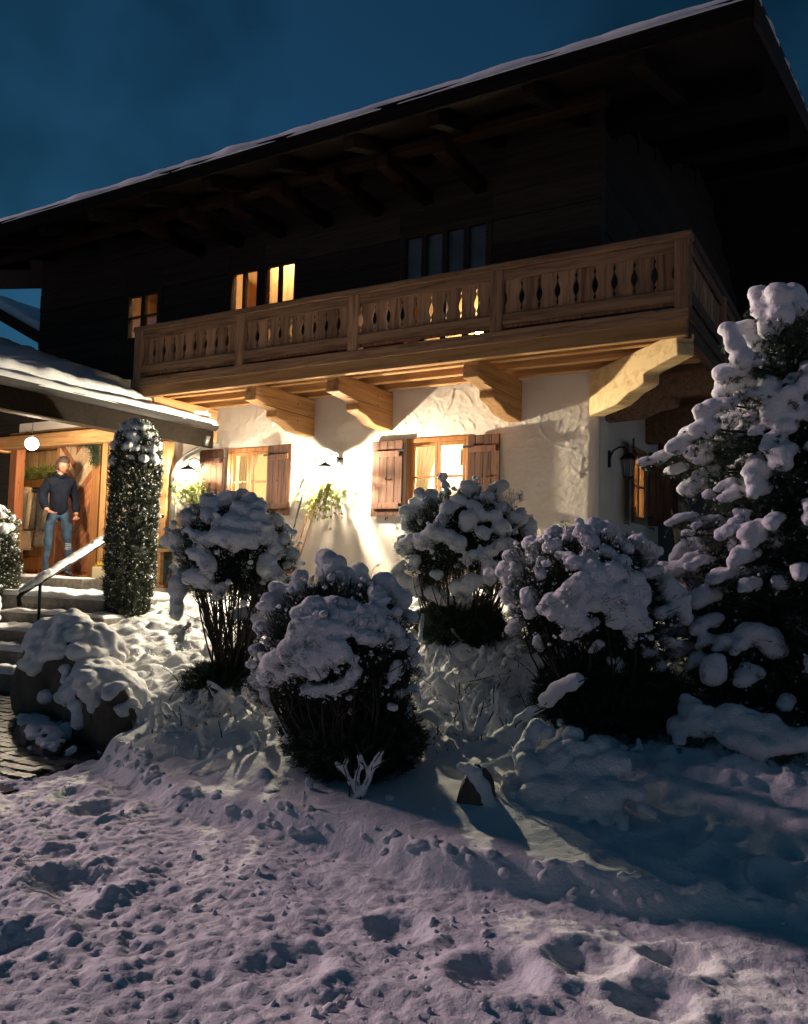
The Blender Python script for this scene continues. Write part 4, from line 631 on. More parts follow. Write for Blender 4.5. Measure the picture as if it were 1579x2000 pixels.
# ------------------------------------------------------------------ roof
SL = math.tan(math.radians(18)); EYE = -1.75; EZ = 5.79
def rz(y): return EZ + (y-EYE)*SL
RX0, RX1 = -13.5, 1.74; RIDGE = 6.0
m = MB()
for side in (0, 1):
    y0, y1 = (EYE, RIDGE); 
    P = [(x, (y if side == 0 else 2*RIDGE-y), rz(y)+dz) for x in (RX0, RX1) for y in (y0, y1) for dz in (0, .10)]
    m.add(P, [(0, 1, 3, 2), (4, 6, 7, 5), (0, 4, 5, 1), (2, 3, 7, 6), (0, 2, 6, 4), (1, 5, 7, 3)])
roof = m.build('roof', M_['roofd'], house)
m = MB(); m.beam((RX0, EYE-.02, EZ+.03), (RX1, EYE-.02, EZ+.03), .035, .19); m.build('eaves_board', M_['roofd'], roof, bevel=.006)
for s in (0, 1):
    m = MB(); a = (RX1+.02, EYE, rz(EYE)+.02); b = (RX1+.02, RIDGE, rz(RIDGE)+.02)
    if s: a = (a[0], 2*RIDGE-EYE, a[2])
    m.beam(a, b, .035, .24); m.build('verge_board', M_['darky'], roof, bevel=.006)
x = -12.9
while x < 1.6:
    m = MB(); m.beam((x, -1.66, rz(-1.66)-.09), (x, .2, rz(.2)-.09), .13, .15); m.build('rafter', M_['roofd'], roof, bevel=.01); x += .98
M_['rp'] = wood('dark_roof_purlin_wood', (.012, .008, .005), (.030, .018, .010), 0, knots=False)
# wall plate under the rafters and its carved beam heads, window light put in as lighter wood
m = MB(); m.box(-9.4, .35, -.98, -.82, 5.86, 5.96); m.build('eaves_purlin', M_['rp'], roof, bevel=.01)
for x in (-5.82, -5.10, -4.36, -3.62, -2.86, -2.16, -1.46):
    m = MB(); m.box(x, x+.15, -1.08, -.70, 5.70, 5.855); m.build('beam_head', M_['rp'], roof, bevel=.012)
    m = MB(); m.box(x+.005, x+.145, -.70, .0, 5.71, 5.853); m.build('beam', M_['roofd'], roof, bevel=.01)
for y, z in ((.3, None), (3.0, None), (6.0, None)):
    m = MB(); zz = rz(y)-.14; m.box(-.1, RX1-.15, y-.09, y+.09, zz-.12, zz+.1); m.build('purlin', M_['roofd'], roof, bevel=.01)
def snow_slab(name, O, U, V, lu, lv, thick, res, parent, seed=0, edge=.14, wob=.05, mat='snowr', lump=.03):
    O, U, V = (np.array(q, float) for q in (O, U, V)); Nn = np.cross(U, V); Nn /= np.linalg.norm(Nn); Nn *= (1 if Nn[2] > 0 else -1)
    nu = max(4, int(lu/res)); nv = max(4, int(lv/res)); u = np.linspace(0, 1, nu+1); v = np.linspace(0, 1, nv+1); a, b = np.meshgrid(u, v, indexing='ij')
    du = np.minimum(a, 1-a)*lu; dv = np.minimum(b, 1-b)*lv; d = np.minimum(du, dv); t = np.sqrt(np.clip(1-(1-np.clip(d/edge, 0, 1))**2, 0, 1))
    th = thick*t*(1+.25*fbm(a*lu*1.2, b*lv*1.2, 0, seed, 3)) + lump*t*fbm(a*lu*4, b*lv*4, 0, seed+5, 3)
    wu = wob*fbm(a*lu*2, b*lv*2, 3.3, seed+9, 3)*np.where(du < .3, 1, 0)*(1-du/.3).clip(0); wv = wob*fbm(a*lu*2, b*lv*2, 7.7, seed+12, 3)*np.where(dv < .3, 1, 0)*(1-dv/.3).clip(0)
    P = O + U*(a*lu+wu*np.sign(.5-a)*-1)[..., None] + V*(b*lv+wv*np.sign(.5-b)*-1)[..., None]; T = P + Nn*th[..., None]; Bt = P - Nn*.004
    n = (nu+1)*(nv+1); i = np.arange(n).reshape(nu+1, nv+1); F = np.stack([i[:-1, :-1], i[1:, :-1], i[1:, 1:], i[:-1, 1:]], -1).reshape(-1, 4)
    ring = np.concatenate([i[:, 0], i[-1, 1:], i[-2::-1, -1], i[0, -2:0:-1]]); r2 = np.roll(ring, -1)
    Fs = np.stack([ring, r2, r2+n, ring+n], -1); V_ = np.concatenate([T.reshape(-1, 3), Bt.reshape(-1, 3)]) - np.array(wloc(parent))
    me = tri_mesh(name, V_, np.concatenate([F, F[:, ::-1]+n, Fs]), True); bm = bmesh.new(); bm.from_mesh(me); bmesh.ops.recalc_face_normals(bm, faces=bm.faces); bm.to_mesh(me); bm.free()
    return link(name, me, M_[mat], parent)
cs, sn = math.cos(math.radians(18)), math.sin(math.radians(18))
Ls = (RIDGE-EYE)/cs
snow_slab('roof_snow', (RX0, EYE-.05, rz(EYE-.05)+.105), (1, 0, 0), (0, cs, sn), RX1-RX0+.05, Ls, .085, .07, roof, 3, edge=.10, wob=.035, lump=.02)
snow_slab('roof_snow', (RX0, 2*RIDGE-EYE+.05, rz(EYE)+.09), (1, 0, 0), (0, -cs, sn), RX1-RX0+.05, Ls, .17, .15, roof, 4, edge=.16)
# ------------------------------------------------------------------ porch
M_['soff'] = wood('dark_porch_roof_boards', (.022, .014, .010), (.055, .035, .022), 1, knots=False)
porch = thing('porch', 'snow covered porch roof over the entrance at the left edge, carried by wooden beams', 'porch', (-7.5, -2.0, 1.0))
PSL = .33; pc, ps = 1/math.hypot(1, PSL), PSL/math.hypot(1, PSL)
def pz(x): return 3.16 + (-5.40-x)*PSL
PY0, PY1 = -4.1, -.06
P = [(x, y, pz(x)+dz) for x in (-10.0, -5.36) for y in (PY0, PY1) for dz in (0, .05)]
m = MB(); m.add(P, [(0, 1, 3, 2), (4, 6, 7, 5), (0, 4, 5, 1), (2, 3, 7, 6), (0, 2, 6, 4), (1, 5, 7, 3)]); m.build('roof_deck', M_['soff'], porch)
m = MB(); m.add([(-20.0-p[0], p[1], p[2]) for p in P], [(0, 1, 3, 2), (4, 6, 7, 5), (0, 4, 5, 1), (2, 3, 7, 6), (0, 2, 6, 4), (1, 5, 7, 3)]); m.build('roof_deck', M_['soff'], porch)
snow_slab('roof_snow', (-5.33, PY0-.02, pz(-5.33)+.055), (0, 1, 0), (-pc, 0, ps), PY1-PY0, 4.7/pc, .24, .05, porch, 21, edge=.15, wob=.05, lump=.05)
snow_slab('roof_snow', (-14.67, PY0-.02, pz(-5.33)+.055), (0, 1, 0), (pc, 0, ps), PY1-PY0, 4.7/pc, .24, .1, porch, 22, edge=.15)
# gutter with its own strip of snow
m = MB(); k = 10; prof = [(math.cos(a)*.075, math.sin(a)*.075) for a in np.linspace(math.pi, 2*math.pi, k)] + [(math.cos(a)*.068, math.sin(a)*.068) for a in np.linspace(2*math.pi, math.pi, k)]
m.prism(prof, (-5.23, PY0, 3.225), (1, 0, 0), (0, 0, 1), (0, 1, 0), PY1-PY0-.08)
m.prism([(math.cos(a)*.07, math.sin(a)*.07) for a in np.linspace(math.pi, 2*math.pi, k)], (-5.23, PY1-.09, 3.225), (1, 0, 0), (0, 0, 1), (0, 1, 0), .006)
gt = m.build('gutter', M_['gutter'], porch, smooth=False)
m = MB(); m.box(-5.375, -5.325, PY0, PY1, 2.93, 3.17); m.build('fascia_board', M_['roofd'], porch, bevel=.006)
snow_slab('gutter_snow', (-5.155, PY0, 3.215), (0, 1, 0), (-1, 0, 0), PY1-PY0-.1, .16, .095, .02, gt, 25, edge=.07, wob=.02, lump=.02)
y = PY0+.1
while y < PY1-.1:
    m = MB(); m.beam((-9.8, y, pz(-9.8)-.06), (-5.42, y, pz(-5.42)-.06), .10, .12); m.build('rafter', M_['soff'], porch, bevel=.008); y += .82
m = MB(); m.box(-6.30, -6.14, PY0+.1, PY1, 3.07, 3.29); m.build('beam', M_['soff'], porch, bevel=.012)
m = MB(); m.box(-9.9, -9.74, PY0+.1, PY1, 3.07, 3.29); m.build('beam', M_['beam'], porch, bevel=.012)
m = MB(); m.box(-9.9, -5.45, -.30, -.14, 3.10, 3.30); m.build('beam', M_['beamx'], porch, bevel=.012)
m = MB(); m.box(-6.30, -6.14, PY0+.2, PY0+.36, .1, 3.07); m.build('post', M_['oldz'], porch, bevel=.012)
m = MB(); m.box(-9.9, -9.74, PY0+.2, PY0+.36, .1, 3.07); m.build('post', M_['oldz'], porch, bevel=.012)
M_['postz'] = wood('golden_post_wood', (.30, .14, .05), (.50, .28, .12), 2, scale=.6)
m = MB(); m.box(-6.22, -6.10, -.14, -.02, 1.0, 3.07); m.build('post', M_['postz'], porch, bevel=.01)
# downpipe with swan neck
t = thing('downpipe', 'grey downpipe with a bent neck running down the white wall beside the left lamp', 'downpipe', (-6.0, -.1, 1.1))
m = MB(); m.tube([(-5.30, -.20, 3.08), (-5.34, -.19, 2.98), (-5.48, -.16, 2.92), (-5.72, -.12, 2.86), (-5.92, -.10, 2.74), (-6.0, -.10, 2.6), (-6.02, -.10, 1.1)], .038, 12); m.build('pipe', M_['zinc'], t, smooth=True)
for z in (1.5, 2.4):
    m = MB(); m.lathe((-6.02, -.10, z), [(.045, 0), (.045, .03)], 12); m.build('clip', M_['iron'], t)

# ------------------------------------------------------------------ entrance: frame, chevron door leaf, hall
door = thing('entrance_door', 'red brown wooden entrance door of chevron boards, left half standing open', 'door', (-8.6, 0, 1.1))
for x0, x1, mt in ((-9.78, -9.60, 'door'), (-7.76, -7.60, 'frame'), (-7.56, -7.44, 'postz'), (-7.42, -7.28, 'postz')):
    m = MB(); m.box(x0, x1, -.06, .10, 1.1, 3.24); m.build('jamb', M_[mt], door, bevel=.01)
m = MB(); m.box(-9.80, -7.26, -.07, .10, 3.24, 3.40); m.build('lintel', M_['beamx'], door, bevel=.01)
m = MB(); m.box(-9.60, -7.76, -.07, .08, 1.10, 1.125); m.build('threshold', M_['frame'], door)
def clip(poly, ax, val, keep_less):
    out = []
    for i in range(len(poly)):
        a, b = poly[i], poly[(i+1) % len(poly)]; ia = (a[ax] < val) == keep_less; ib = (b[ax] < val) == keep_less
        if ia: out.append(a)
        if ia != ib:
            t_ = (val-a[ax])/(b[ax]-a[ax]); out.append((a[0]+(b[0]-a[0])*t_, a[1]+(b[1]-a[1])*t_))
    return out
L0, L1, LZ0, LZ1 = -8.66, -7.77, 1.13, 3.23
m = MB(); m.box(L0, L1, .01, .045, LZ0, LZ1); leaf = m.build('leaf', M_['door'], door)
for half in (0, 1):
    a0, a1 = (L0+.06, (L0+L1)/2-.003) if half == 0 else ((L0+L1)/2+.003, L1-.06)
    z = LZ0-1.0
    while z < LZ1+.6:
        s = -1 if half == 0 else 1; wz = .118; base = a0 if half == 0 else a0
        # board falling towards the middle
        zz = lambda x_, z_: z_ + (x_-(L0+L1)/2)*s*1.0
        poly = [(a0, zz(a0, z)), (a1, zz(a1, z)), (a1, zz(a1, z)+wz), (a0, zz(a0, z)+wz)]
        poly = clip(poly, 1, LZ0+.05, False); poly = clip(poly, 1, LZ1-.05, True) if len(poly) > 2 else poly
        if len(poly) > 2:
            mm = MB(); mm.prism(poly, (0, .008, 0), (1, 0, 0), (0, 0, 1), (0, -1, 0), .016); mm.build('board', M_['chev'] if z > 2.2 and rg.random() > .2 else M_['door'], leaf, bevel=.003)  # most upper boards a paler copy, lamplight put into the wood colour
        z += wz+.006
for q in ((L0, L0+.055, LZ0, LZ1), (L1-.055, L1, LZ0, LZ1)):
    m = MB(); m.box(q[0], q[1], -.014, .009, q[2], q[3]); m.build('stile', M_['door'], leaf, bevel=.004)
m = MB(); m.tube([(L0+.10, -.02, 1.95), (L0+.10, -.055, 1.97), (L0+.10, -.055, 2.75), (L0+.10, -.02, 2.77)], .012, 8); m.build('pull_handle', M_['curtain'], leaf, smooth=True)
hall = thing('hall', 'wood lined entrance hall seen through the open door', 'hallway', (-8.6, 1.2, 1.1))
m = MB(); m.box(-12.0, -11.92, .14, 2.3, 1.05, 3.4); m.box(-7.18, -7.10, .16, 2.3, 1.05, 3.4); m.box(-12, -7.1, 2.3, 2.38, 1.05, 3.4); m.box(-12, -7.1, .14, 2.3, 3.32, 3.4); m.box(-12, -7.1, .13, 2.3, 1.04, 1.11)
m.build('lining', M_['room'], hall)
xx = -11.9
while xx < -7.3:
    m = MB(); m.box(xx, xx+.118, 1.10, 1.12, 1.12, 3.3); m.build('panel_board', M_['room'], hall, bevel=.003); xx += .122
m = MB(); m.box(-11.4, -8.9, .78, 1.10, 2.66, 2.70); m.box(-11.4, -8.9, .76, .80, 2.60, 2.74); m.build('hat_shelf', M_['frame'], hall, bevel=.004)
m = MB(); m.box(-11.4, -8.9, .66, 1.10, 1.28, 1.33); m.box(-11.4, -8.9, .64, .67, 1.18, 1.40); m.build('shoe_bench', M_['frame'], hall, bevel=.004)
m = MB()
for i in range(22): m.prism([(0, 0), (.11, 0), (.08, -.05), (.055, -.06), (.03, -.05)], (-11.38+i*.112, .642, 1.185), (1, 0, 0), (0, 0, 1), (0, 1, 0), .012)
m.build('scalloped_trim', M_['door'], hall)
def coat(x, y, w, h, mat, name, label, seed):
    t = thing(name, label, 'coat', (x, y, 2.55), 'coats on the hall rack'); rr = random.Random(seed); n = 20; k = 14; vs = []
    for j in range(k+1):
        u = j/k; wid = w*(.30+.70*min(1, u*4)**.6)*(1+.12*u); th = .06+.05*u
        for i in range(n):
            a = 2*math.pi*i/n; rr_ = 1+.14*math.sin(5*a+seed)*u; vs.append((x+wid/2*math.cos(a)*rr_, y+th*math.sin(a)*rr_+.02*math.sin(u*7+a), 2.55-h*u))
    fs = [(j*n+i, j*n+(i+1) % n, (j+1)*n+(i+1) % n, (j+1)*n+i) for j in range(k) for i in range(n)] + [tuple(range(n))[::-1], tuple(range(k*n, k*n+n))]
    m = MB(); m.add(vs, fs); m.build('body', mat, t, smooth=True)
    for s in (-1, 1): m = MB(); m.tube([(x+s*w*.42, y-.02, 2.46), (x+s*w*.55, y-.06, 2.2), (x+s*w*.52, y-.09, 1.85)], [.06, .055, .05], 10); m.build('sleeve', mat, t, smooth=True)
    m = MB(); m.lathe((x, y, 2.53), [(.07, -.03), (.085, .0), (.07, .045), (.05, .05)], 12); m.build('collar', mat, t, smooth=True)
M_['beige'] = cloth('beige_coat_wool', (.52, .40, .26), 0, .15, 20); M_['navy'] = cloth('dark_coat_cloth', (.03, .025, .035), 0, .3, 20); M_['grey'] = cloth('grey_green_jacket', (.16, .14, .11), 0, .3, 20)
coat(-10.45, .56, .34, 1.22, M_['beige'], 'coat', 'long beige coat hanging nearest the left door jamb', 1)
coat(-10.08, .50, .30, 1.05, M_['beige'], 'coat', 'shorter beige coat with a dark collar, right of the long one', 2)
coat(-9.72, .55, .28, 1.0, M_['grey'], 'coat', 'grey jacket hanging behind the person in the doorway', 3)
coat(-10.25, .80, .60, .50, M_['navy'], 'coat', 'dark jacket hanging high behind the beige coats', 4)
bulb('hall_lamp', 'lamp lighting the entrance hall behind the open door', 'lamp', (-8.35, .50, 3.10), .05, (1, .78, .50), 1.4, 3.32)
# porch lantern: white globe on a short chain
bulb('porch_lamp', 'glowing white globe lamp hanging under the porch roof in front of the door', 'lamp', (-7.45, -1.32, 2.93), .085, (1.0, .82, .58), 4.2, pz(-7.45)-.02)

def tufts_line(pts, n, seed, r=.05, down=.2):
    rr = np.random.default_rng(seed); pts = np.array(pts, float); seg = np.linalg.norm(np.diff(pts, axis=0), axis=1); cum = np.concatenate([[0], np.cumsum(seg)])
    t_ = rr.uniform(0, cum[-1], n); i = np.clip(np.searchsorted(cum, t_)-1, 0, len(seg)-1); P_ = pts[i]+(pts[i+1]-pts[i])*((t_-cum[i])/seg[i])[:, None]
    D_ = rr.normal(0, 1, (n, 3)); D_[:, 2] -= down; D_ /= np.linalg.norm(D_, axis=1, keepdims=True); return P_+D_*r*rr.uniform(0, .6, (n, 1)), D_
t = thing('garland', 'dark fir garland draped along the top of the door frame', 'garland', (-8.6, -.1, 3.25))
gp = [(-9.30, -.10, 3.30), (-8.9, -.12, 3.22), (-8.4, -.14, 3.24), (-8.0, -.12, 3.17), (-7.66, -.12, 3.14), (-7.64, -.12, 2.78)]
P_, D_ = tufts_line(gp, 420, 3); needle_obj('needles', [needles(P_, D_, 14, .10, .006, .5, 3)], M_['nd'], t)
m = MB(); m.tube(gp, .012, 6); m.build('rope', M_['twig'], t)
t = thing('shelf_greenery', 'pale green foliage lying on the hat shelf inside the hall', 'greenery', (-9.1, .9, 2.72))
P_, D_ = tufts_line([(-11.0, .86, 2.86), (-9.2, .86, 2.86)], 420, 5, .08, -.5); needle_obj('leaves', [needles(P_, D_, 6, .10, .022, .5, 5)], M_['mist'], t)
# door mat, small planter
t = thing('doormat', 'thin dark doormat in front of the entrance door', 'doormat', (-8.5, -.3, 1.1)); m = MB(); m.box(-9.1, -7.95, -.42, -.10, 1.102, 1.118); m.build('mat', M_['navy'], t, bevel=.004)
t = thing('planter', 'small pale planter with yellow flowers beside the door post', 'planter', (-7.28, -.2, 1.1)); m = MB(); m.box(-7.40, -7.14, -.27, -.10, 1.102, 1.27); m.build('box', M_['cream'], t, bevel=.01)
M_['yel'] = needle_mat('yellow_petals', (.45, .28, .03), (.6, .42, .08)); P_, D_ = tufts_line([(-7.36, -.19, 1.27), (-7.18, -.19, 1.27)], 60, 8, .05, -1); needle_obj('flowers', [needles(P_, D_, 6, .05, .02, .5, 8)], M_['yel'], t)

# ------------------------------------------------------------------ steps and handrail
steps = thing('stone_steps', 'five granite garden steps with trodden snow leading up to the porch', 'steps', (-5.4, -2.6, .1))
m = MB(); m.box(-9.9, -7.0, -.75, -.0, .9, 1.10); m.build('door_sill', M_['step'], steps, bevel=.012)
snow_slab('snow', (-9.6, -.74, 1.10), (1, 0, 0), (0, 1, 0), 2.5, .30, .022, .02, steps, 70, edge=.05, wob=.03, lump=.02)
SY = [-2.21, -2.50, -2.80, -3.12, -3.43, -3.43]
for k in range(5):
    z1 = .933-.1667*k; x0, x1 = (-9.9, -4.80) if k == 0 else (-6.25, -4.45+.0*k); y1 = -.75 if k == 0 else SY[k-1]+.05
    m = MB(); m.box(x0, x1, SY[k], y1, max(0.0, z1-.175), z1); st = m.build('step', M_['step'], steps, bevel=.014)
    snow_slab('snow', (x0+.02, SY[k]+.015, z1), (1, 0, 0), (0, 1, 0), x1-x0-.04, (y1-SY[k]-.06) if k else 1.38, .045, .022, st, 60+k, edge=.05, wob=.05, lump=.045)
rail = thing('handrail', 'sloping handrail of the steps with a thick bead of snow on top', 'handrail', (-5.5, -2.2, .9))
rp = [(-5.5, -2.74, .86), (-5.5, -2.76, .95), (-5.5, -2.70, 1.01), (-5.5, -1.40, 1.74), (-5.5, -.95, 1.95), (-5.5, -.75, 1.96)]
m = MB(); m.tube(rp, .026, 10); m.build('rail', M_['iron'], rail, smooth=True)
m = MB(); m.tube([(-5.5, -2.50, .42), (-5.5, -2.50, 1.12)], .018, 8); m.build('post', M_['iron'], rail); m = MB(); m.tube([(-5.5, -1.0, .9), (-5.5, -1.0, 1.92)], .018, 8); m.build('post', M_['iron'], rail)
strokes_snow('snow', [[(-5.5, -2.72, 1.03, .040), (-5.5, -2.5, 1.165, .052), (-5.5, -1.40, 1.785, .052), (-5.5, -.95, 1.99, .05)]], rail, .012, 3, lump=.05, d1=.006, d2=.012, mat=M_['snowr'])

# ------------------------------------------------------------------ wall lamps and their greenery
def wall_lamp(x, z, label, power, seed, blabel, scale=1.0):
    t = thing('wall_lamp', label, 'lamp', (x, 0, z), 'lit wall lamps on the white facade')
    m = MB(); m.lathe((x, -.012, z+.16), [(.045, -.06), (.05, 0), (.045, .06)], 12); m.tube([(x, -.01, z+.16), (x, -.06, z+.22), (x, -.22, z+.25), (x, -.31, z+.21), (x, -.32, z+.13)], .009, 8); m.build('arm', M_['iron'], t, smooth=True)
    c = (x, -.32, z); m = MB(); m.lathe((x, -.32, z+.075), [(.118, -.012), (.112, .0), (.04, .045), (.012, .06)], 8); m.build('cap', M_['iron'], t)
    m = MB()
    for a in range(4): q = math.pi/4+a*math.pi/2; m.tube([(x+.05*math.cos(q), -.32+.05*math.sin(q), z-.07), (x+.072*math.cos(q), -.32+.072*math.sin(q), z+.078)], .003, 5)
    m.lathe((x, -.32, z-.085), [(.03, 0), (.05, .01), (.052, .016)], 8); m.build('cage', M_['iron'], t)
    r = .040; em = emis('lit_bulb', (1.0, .86, .62), power/r**2); m = MB(); m.ball(c, (r, r, r*1.15), 3); m.build('bulb', em, t, smooth=True)
    b = thing('evergreen_spray', blabel, 'greenery', (x, -.05, z-.1), 'evergreen sprays hung round the wall lamps')
    rr = random.Random(seed); P_ = []; D_ = []; mt = MB(); n = 64
    for i in range(n):
        a = rr.gauss(-math.pi/2, 1.05) if i > 7 else rr.uniform(.2, math.pi-.2); L = rr.uniform(.24, .46)*scale*(1 if math.sin(a) < .3 else .7)
        o = Vector((x+rr.uniform(-.06, .06), -.10-rr.uniform(0, .12), z-.05+rr.uniform(-.04, .04))); d = Vector((math.cos(a), -rr.uniform(.05, .75), math.sin(a))).normalized(); pts = []
        for k in range(6): u = k/5; pts.append(o + d*L*u + Vector((rr.uniform(-.012, .012), 0, -.10*u*u*L*3)))
        mt.tube(pts, [.0035*(1-.6*k/5) for k in range(6)], 4)
        if i > 5:
            for k in range(1, 6):
                for _ in range(3): P_.append(tuple(pts[k]+Vector([rr.uniform(-.012, .012) for _ in range(3)]))); D_.append(tuple((d+Vector([rr.uniform(-.8, .8) for _ in range(3)])).normalized()))
    mt.build('twigs', M_['twig'], b); needle_obj('leaves', [needles(np.array(P_), np.array(D_), 4, .042, .013, .5, seed, .15)], M_['mist'], b)
LP = 26.0
wall_lamp(-3.25, 2.49, 'brightest wall lamp between the two ground floor windows', LP, 11, 'evergreen spray hanging from the lamp between the windows')
wall_lamp(-5.52, 2.54, 'lit wall lamp left of the left window, beside the downpipe', LP*.26, 12, 'evergreen spray hanging from the lamp beside the downpipe', .85)
# unlit lantern on the end wall
t = thing('wall_lantern', 'unlit black iron lantern on a curved bracket on the end wall', 'lantern', (0, .42, 2.6))
m = MB(); m.box(.0, .02, .39, .45, 2.52, 2.70); m.tube([(.01, .42, 2.62), (.05, .42, 2.70), (.12, .42, 2.74), (.19, .42, 2.72), (.21, .42, 2.66)], .010, 8); m.build('bracket', M_['iron'], t)
m = MB(); m.lathe((.21, .42, 2.60), [(.095, 0), (.085, .015), (.04, .06), (.012, .075)], 6); m.build('cap', M_['iron'], t)
m = MB(); m.lathe((.21, .42, 2.40), [(.03, -.02), (.05, 0), (.052, .012)], 6)
for a in range(6): q = a*math.pi/3; m.tube([(.21+.05*math.cos(q), .42+.05*math.sin(q), 2.41), (.21+.08*math.cos(q), .42+.08*math.sin(q), 2.60)], .004, 5)
m.build('cage', M_['iron'], t); m = MB(); m.lathe((.21, .42, 2.41), [(.046, 0), (.074, .19)], 6); m.build('pane', M_['glass'], t)

# ------------------------------------------------------------------ things along the wall
t = thing('snow_shovel', 'black snow shovel with a dark shaft leaning on the wall below the bright lamp', 'shovel', (-3.80, -.33, 1.12))
m = MB(); m.add([(-3.98, -.36, 1.16), (-3.66, -.36, 1.16), (-3.66, -.30, 1.42), (-3.98, -.30, 1.42), (-3.98, -.33, 1.15), (-3.66, -.33, 1.15), (-3.66, -.275, 1.42), (-3.98, -.275, 1.42)], [(0, 1, 2, 3), (7, 6, 5, 4), (0, 4, 5, 1), (1, 5, 6, 2), (2, 6, 7, 3), (3, 7, 4, 0)]); m.build('blade', M_['iron'], t, bevel=.006)
m = MB(); m.tube([(-3.86, -.28, 1.38), (-3.72, -.05, 2.48)], .012, 8); m.build('shaft', M_['bark'], t)
t = thing('broom', 'broom with a light wooden stick leaning right of the black shovel', 'broom', (-3.7, -.3, 1.12))
m = MB(); m.tube([(-3.76, -.30, 1.3), (-3.50, -.05, 2.52)], .013, 8); m.build('stick', M_['frame'], t); m = MB(); m.box(-3.90, -3.60, -.34, -.27, 1.22, 1.29); m.build('head', M_['frame'], t, bevel=.005)
P_, D_ = tufts_line([(-3.88, -.30, 1.22), (-3.62, -.30, 1.22)], 90, 9, .01, 3); needle_obj('bristles', [needles(P_, D_*np.array([.2, .2, 1]), 8, .10, .004, .15, 9)], M_['bark'], t)
t = thing('rake', 'second light wooden stick leaning beside the broom', 'rake', (-3.6, -.3, 1.12)); m = MB(); m.tube([(-3.68, -.33, 1.2), (-3.46, -.05, 2.42)], .011, 8); m.build('stick', M_['postz'], t)
m = MB(); m.box(-3.84, -3.56, -.35, -.32, 1.17, 1.20); [m.tube([(-3.83+i*.03, -.335, 1.17), (-3.83+i*.03, -.345, 1.11)], .003, 4) for i in range(9)]; m.build('head', M_['iron'], t)
t = thing('potted_plant', 'blue green glazed pot with a wiry evergreen plant at the foot of the wall', 'potted plant', (-5.95, -.38, 1.06))
M_['glaze'] = plain('blue_green_glaze', (.05, .13, .13), .25, 0, .2, 6)
m = MB(); m.lathe((-5.95, -.38, 1.06), [(.10, 0), (.12, .04), (.16, .22), (.175, .29), (.185, .30), (.185, .33), (.165, .33), (.15, .30)], 24); m.build('pot', M_['glaze'], t, smooth=True)
rr_ = np.random.default_rng(5); P_ = np.column_stack([rr_.normal(-5.95, .07, 200), rr_.normal(-.38, .07, 200), rr_.uniform(1.38, 1.55, 200)]); D_ = (P_-np.array([-5.95, -.38, 1.25])); D_ /= np.linalg.norm(D_, axis=1, keepdims=True)
needle_obj('leaves', [needles(P_, D_, 8, .12, .007, .35, 5)], M_['nl'], t)
t = thing('bench', 'wooden garden bench under the left window, only its back rail showing above the bush', 'bench', (-5.2, -.45, 1.08))
m = MB(); m.box(-5.75, -4.45, -.60, -.22, 1.50, 1.54); m.build('seat', M_['beamx'], t, bevel=.006)
for z in (1.70, 1.83):
    m = MB(); m.box(-5.75, -4.45, -.20, -.175, z, z+.08); m.build('back_rail', M_['beamx'], t, bevel=.006)
for x in (-5.70, -4.50):
    for y_ in (-.57, -.21): m = MB(); m.box(x-.03, x+.03, y_-.03, y_+.03, 1.06, 1.93 if y_ > -.3 else 1.5); m.build('leg', M_['beam'], t, bevel=.005)
def fretboard(loc, lean, lab, seed):
    t = thing('carved_board', lab, 'board', loc, 'old balcony boards leaning on the end wall'); w = .14; prof = [(0, w*.5), (.1, w*.5), (.16, w*.30), (.24, w*.5), (.40, w*.5), (.46, w*.26), (.56, w*.5), (.80, w*.5), (.86, w*.3), (.92, w*.5), (1.15, w*.42), (1.22, w*.1)]
    poly = [(a, z) for z, a in prof]+[(-a, z) for z, a in prof[::-1]]; O = Vector(loc); B = Vector((lean[0], lean[1], 1)).normalized(); A = Vector((.35, 1, 0)).normalized(); Nn = A.cross(B)
    m = MB(); m.prism(poly, O, A, B, Nn, .025); m.build('board', M_['corner'] if seed % 2 else M_['oldz'], t, bevel=.003)
fretboard((.42, 2.35, 1.20), (-.16, .02), 'pale carved balcony board leaning nearest the end window', 1)
fretboard((.50, 2.62, 1.15), (-.18, -.16), 'dark carved board leaning behind the pale one', 2)
fretboard((.55, 2.9, 1.15), (-.2, -.28), 'pale carved board leaning farthest from the window, tilted', 3)

# ------------------------------------------------------------------ person in the doorway
def skin_chain(name, pts, edges, root, mats, parent=None, sub=2, assign=None):
    me = bpy.data.meshes.new('t'); me.from_pydata([p[:3] for p in pts], edges, []); o = bpy.data.objects.new('t', me); COL.objects.link(o)
    sm = o.modifiers.new('skin', 'SKIN'); sm.use_smooth_shade = True; sm.branch_smoothing = .6
    for i, p in enumerate(pts): r = p[3] if len(p) < 5 else (p[3], p[4]); me.skin_vertices[0].data[i].radius = (r, r) if not hasattr(r, '__len__') else r
    me.skin_vertices[0].data[root].use_root = True
    s = o.modifiers.new('s', 'SUBSURF'); s.levels = sub; s.render_levels = sub
    e = eval_mesh(o, name); off = wloc(parent)
    for v in e.vertices: v.co -= off
    e.materials.clear()
    for q in mats: e.materials.append(q)
    if assign:
        for p in e.polygons: p.material_index = assign(Vector(p.center)+off)
    e.shade_smooth(); return link(name, e, None, parent)
PXY = Vector((-8.02, -.42, 1.12)); ang = math.radians(62)      # turned towards the garden, head bowed to the right
def bp_(r, f, z): return (PXY.x + r*math.cos(ang) + f*math.sin(ang), PXY.y + r*math.sin(ang) - f*math.cos(ang), PXY.z + z)
M_['skin'] = plain('skin', (.30, .14, .09), .55, 0, .08, 20); M_['jeans'] = plain('blue_denim', (.018, .042, .075), .9, 0, .45, 14, .3); M_['jacket'] = plain('dark_jacket_cloth', (.004, .006, .013), .9, 0, .4, 10, .5, spec=.15)
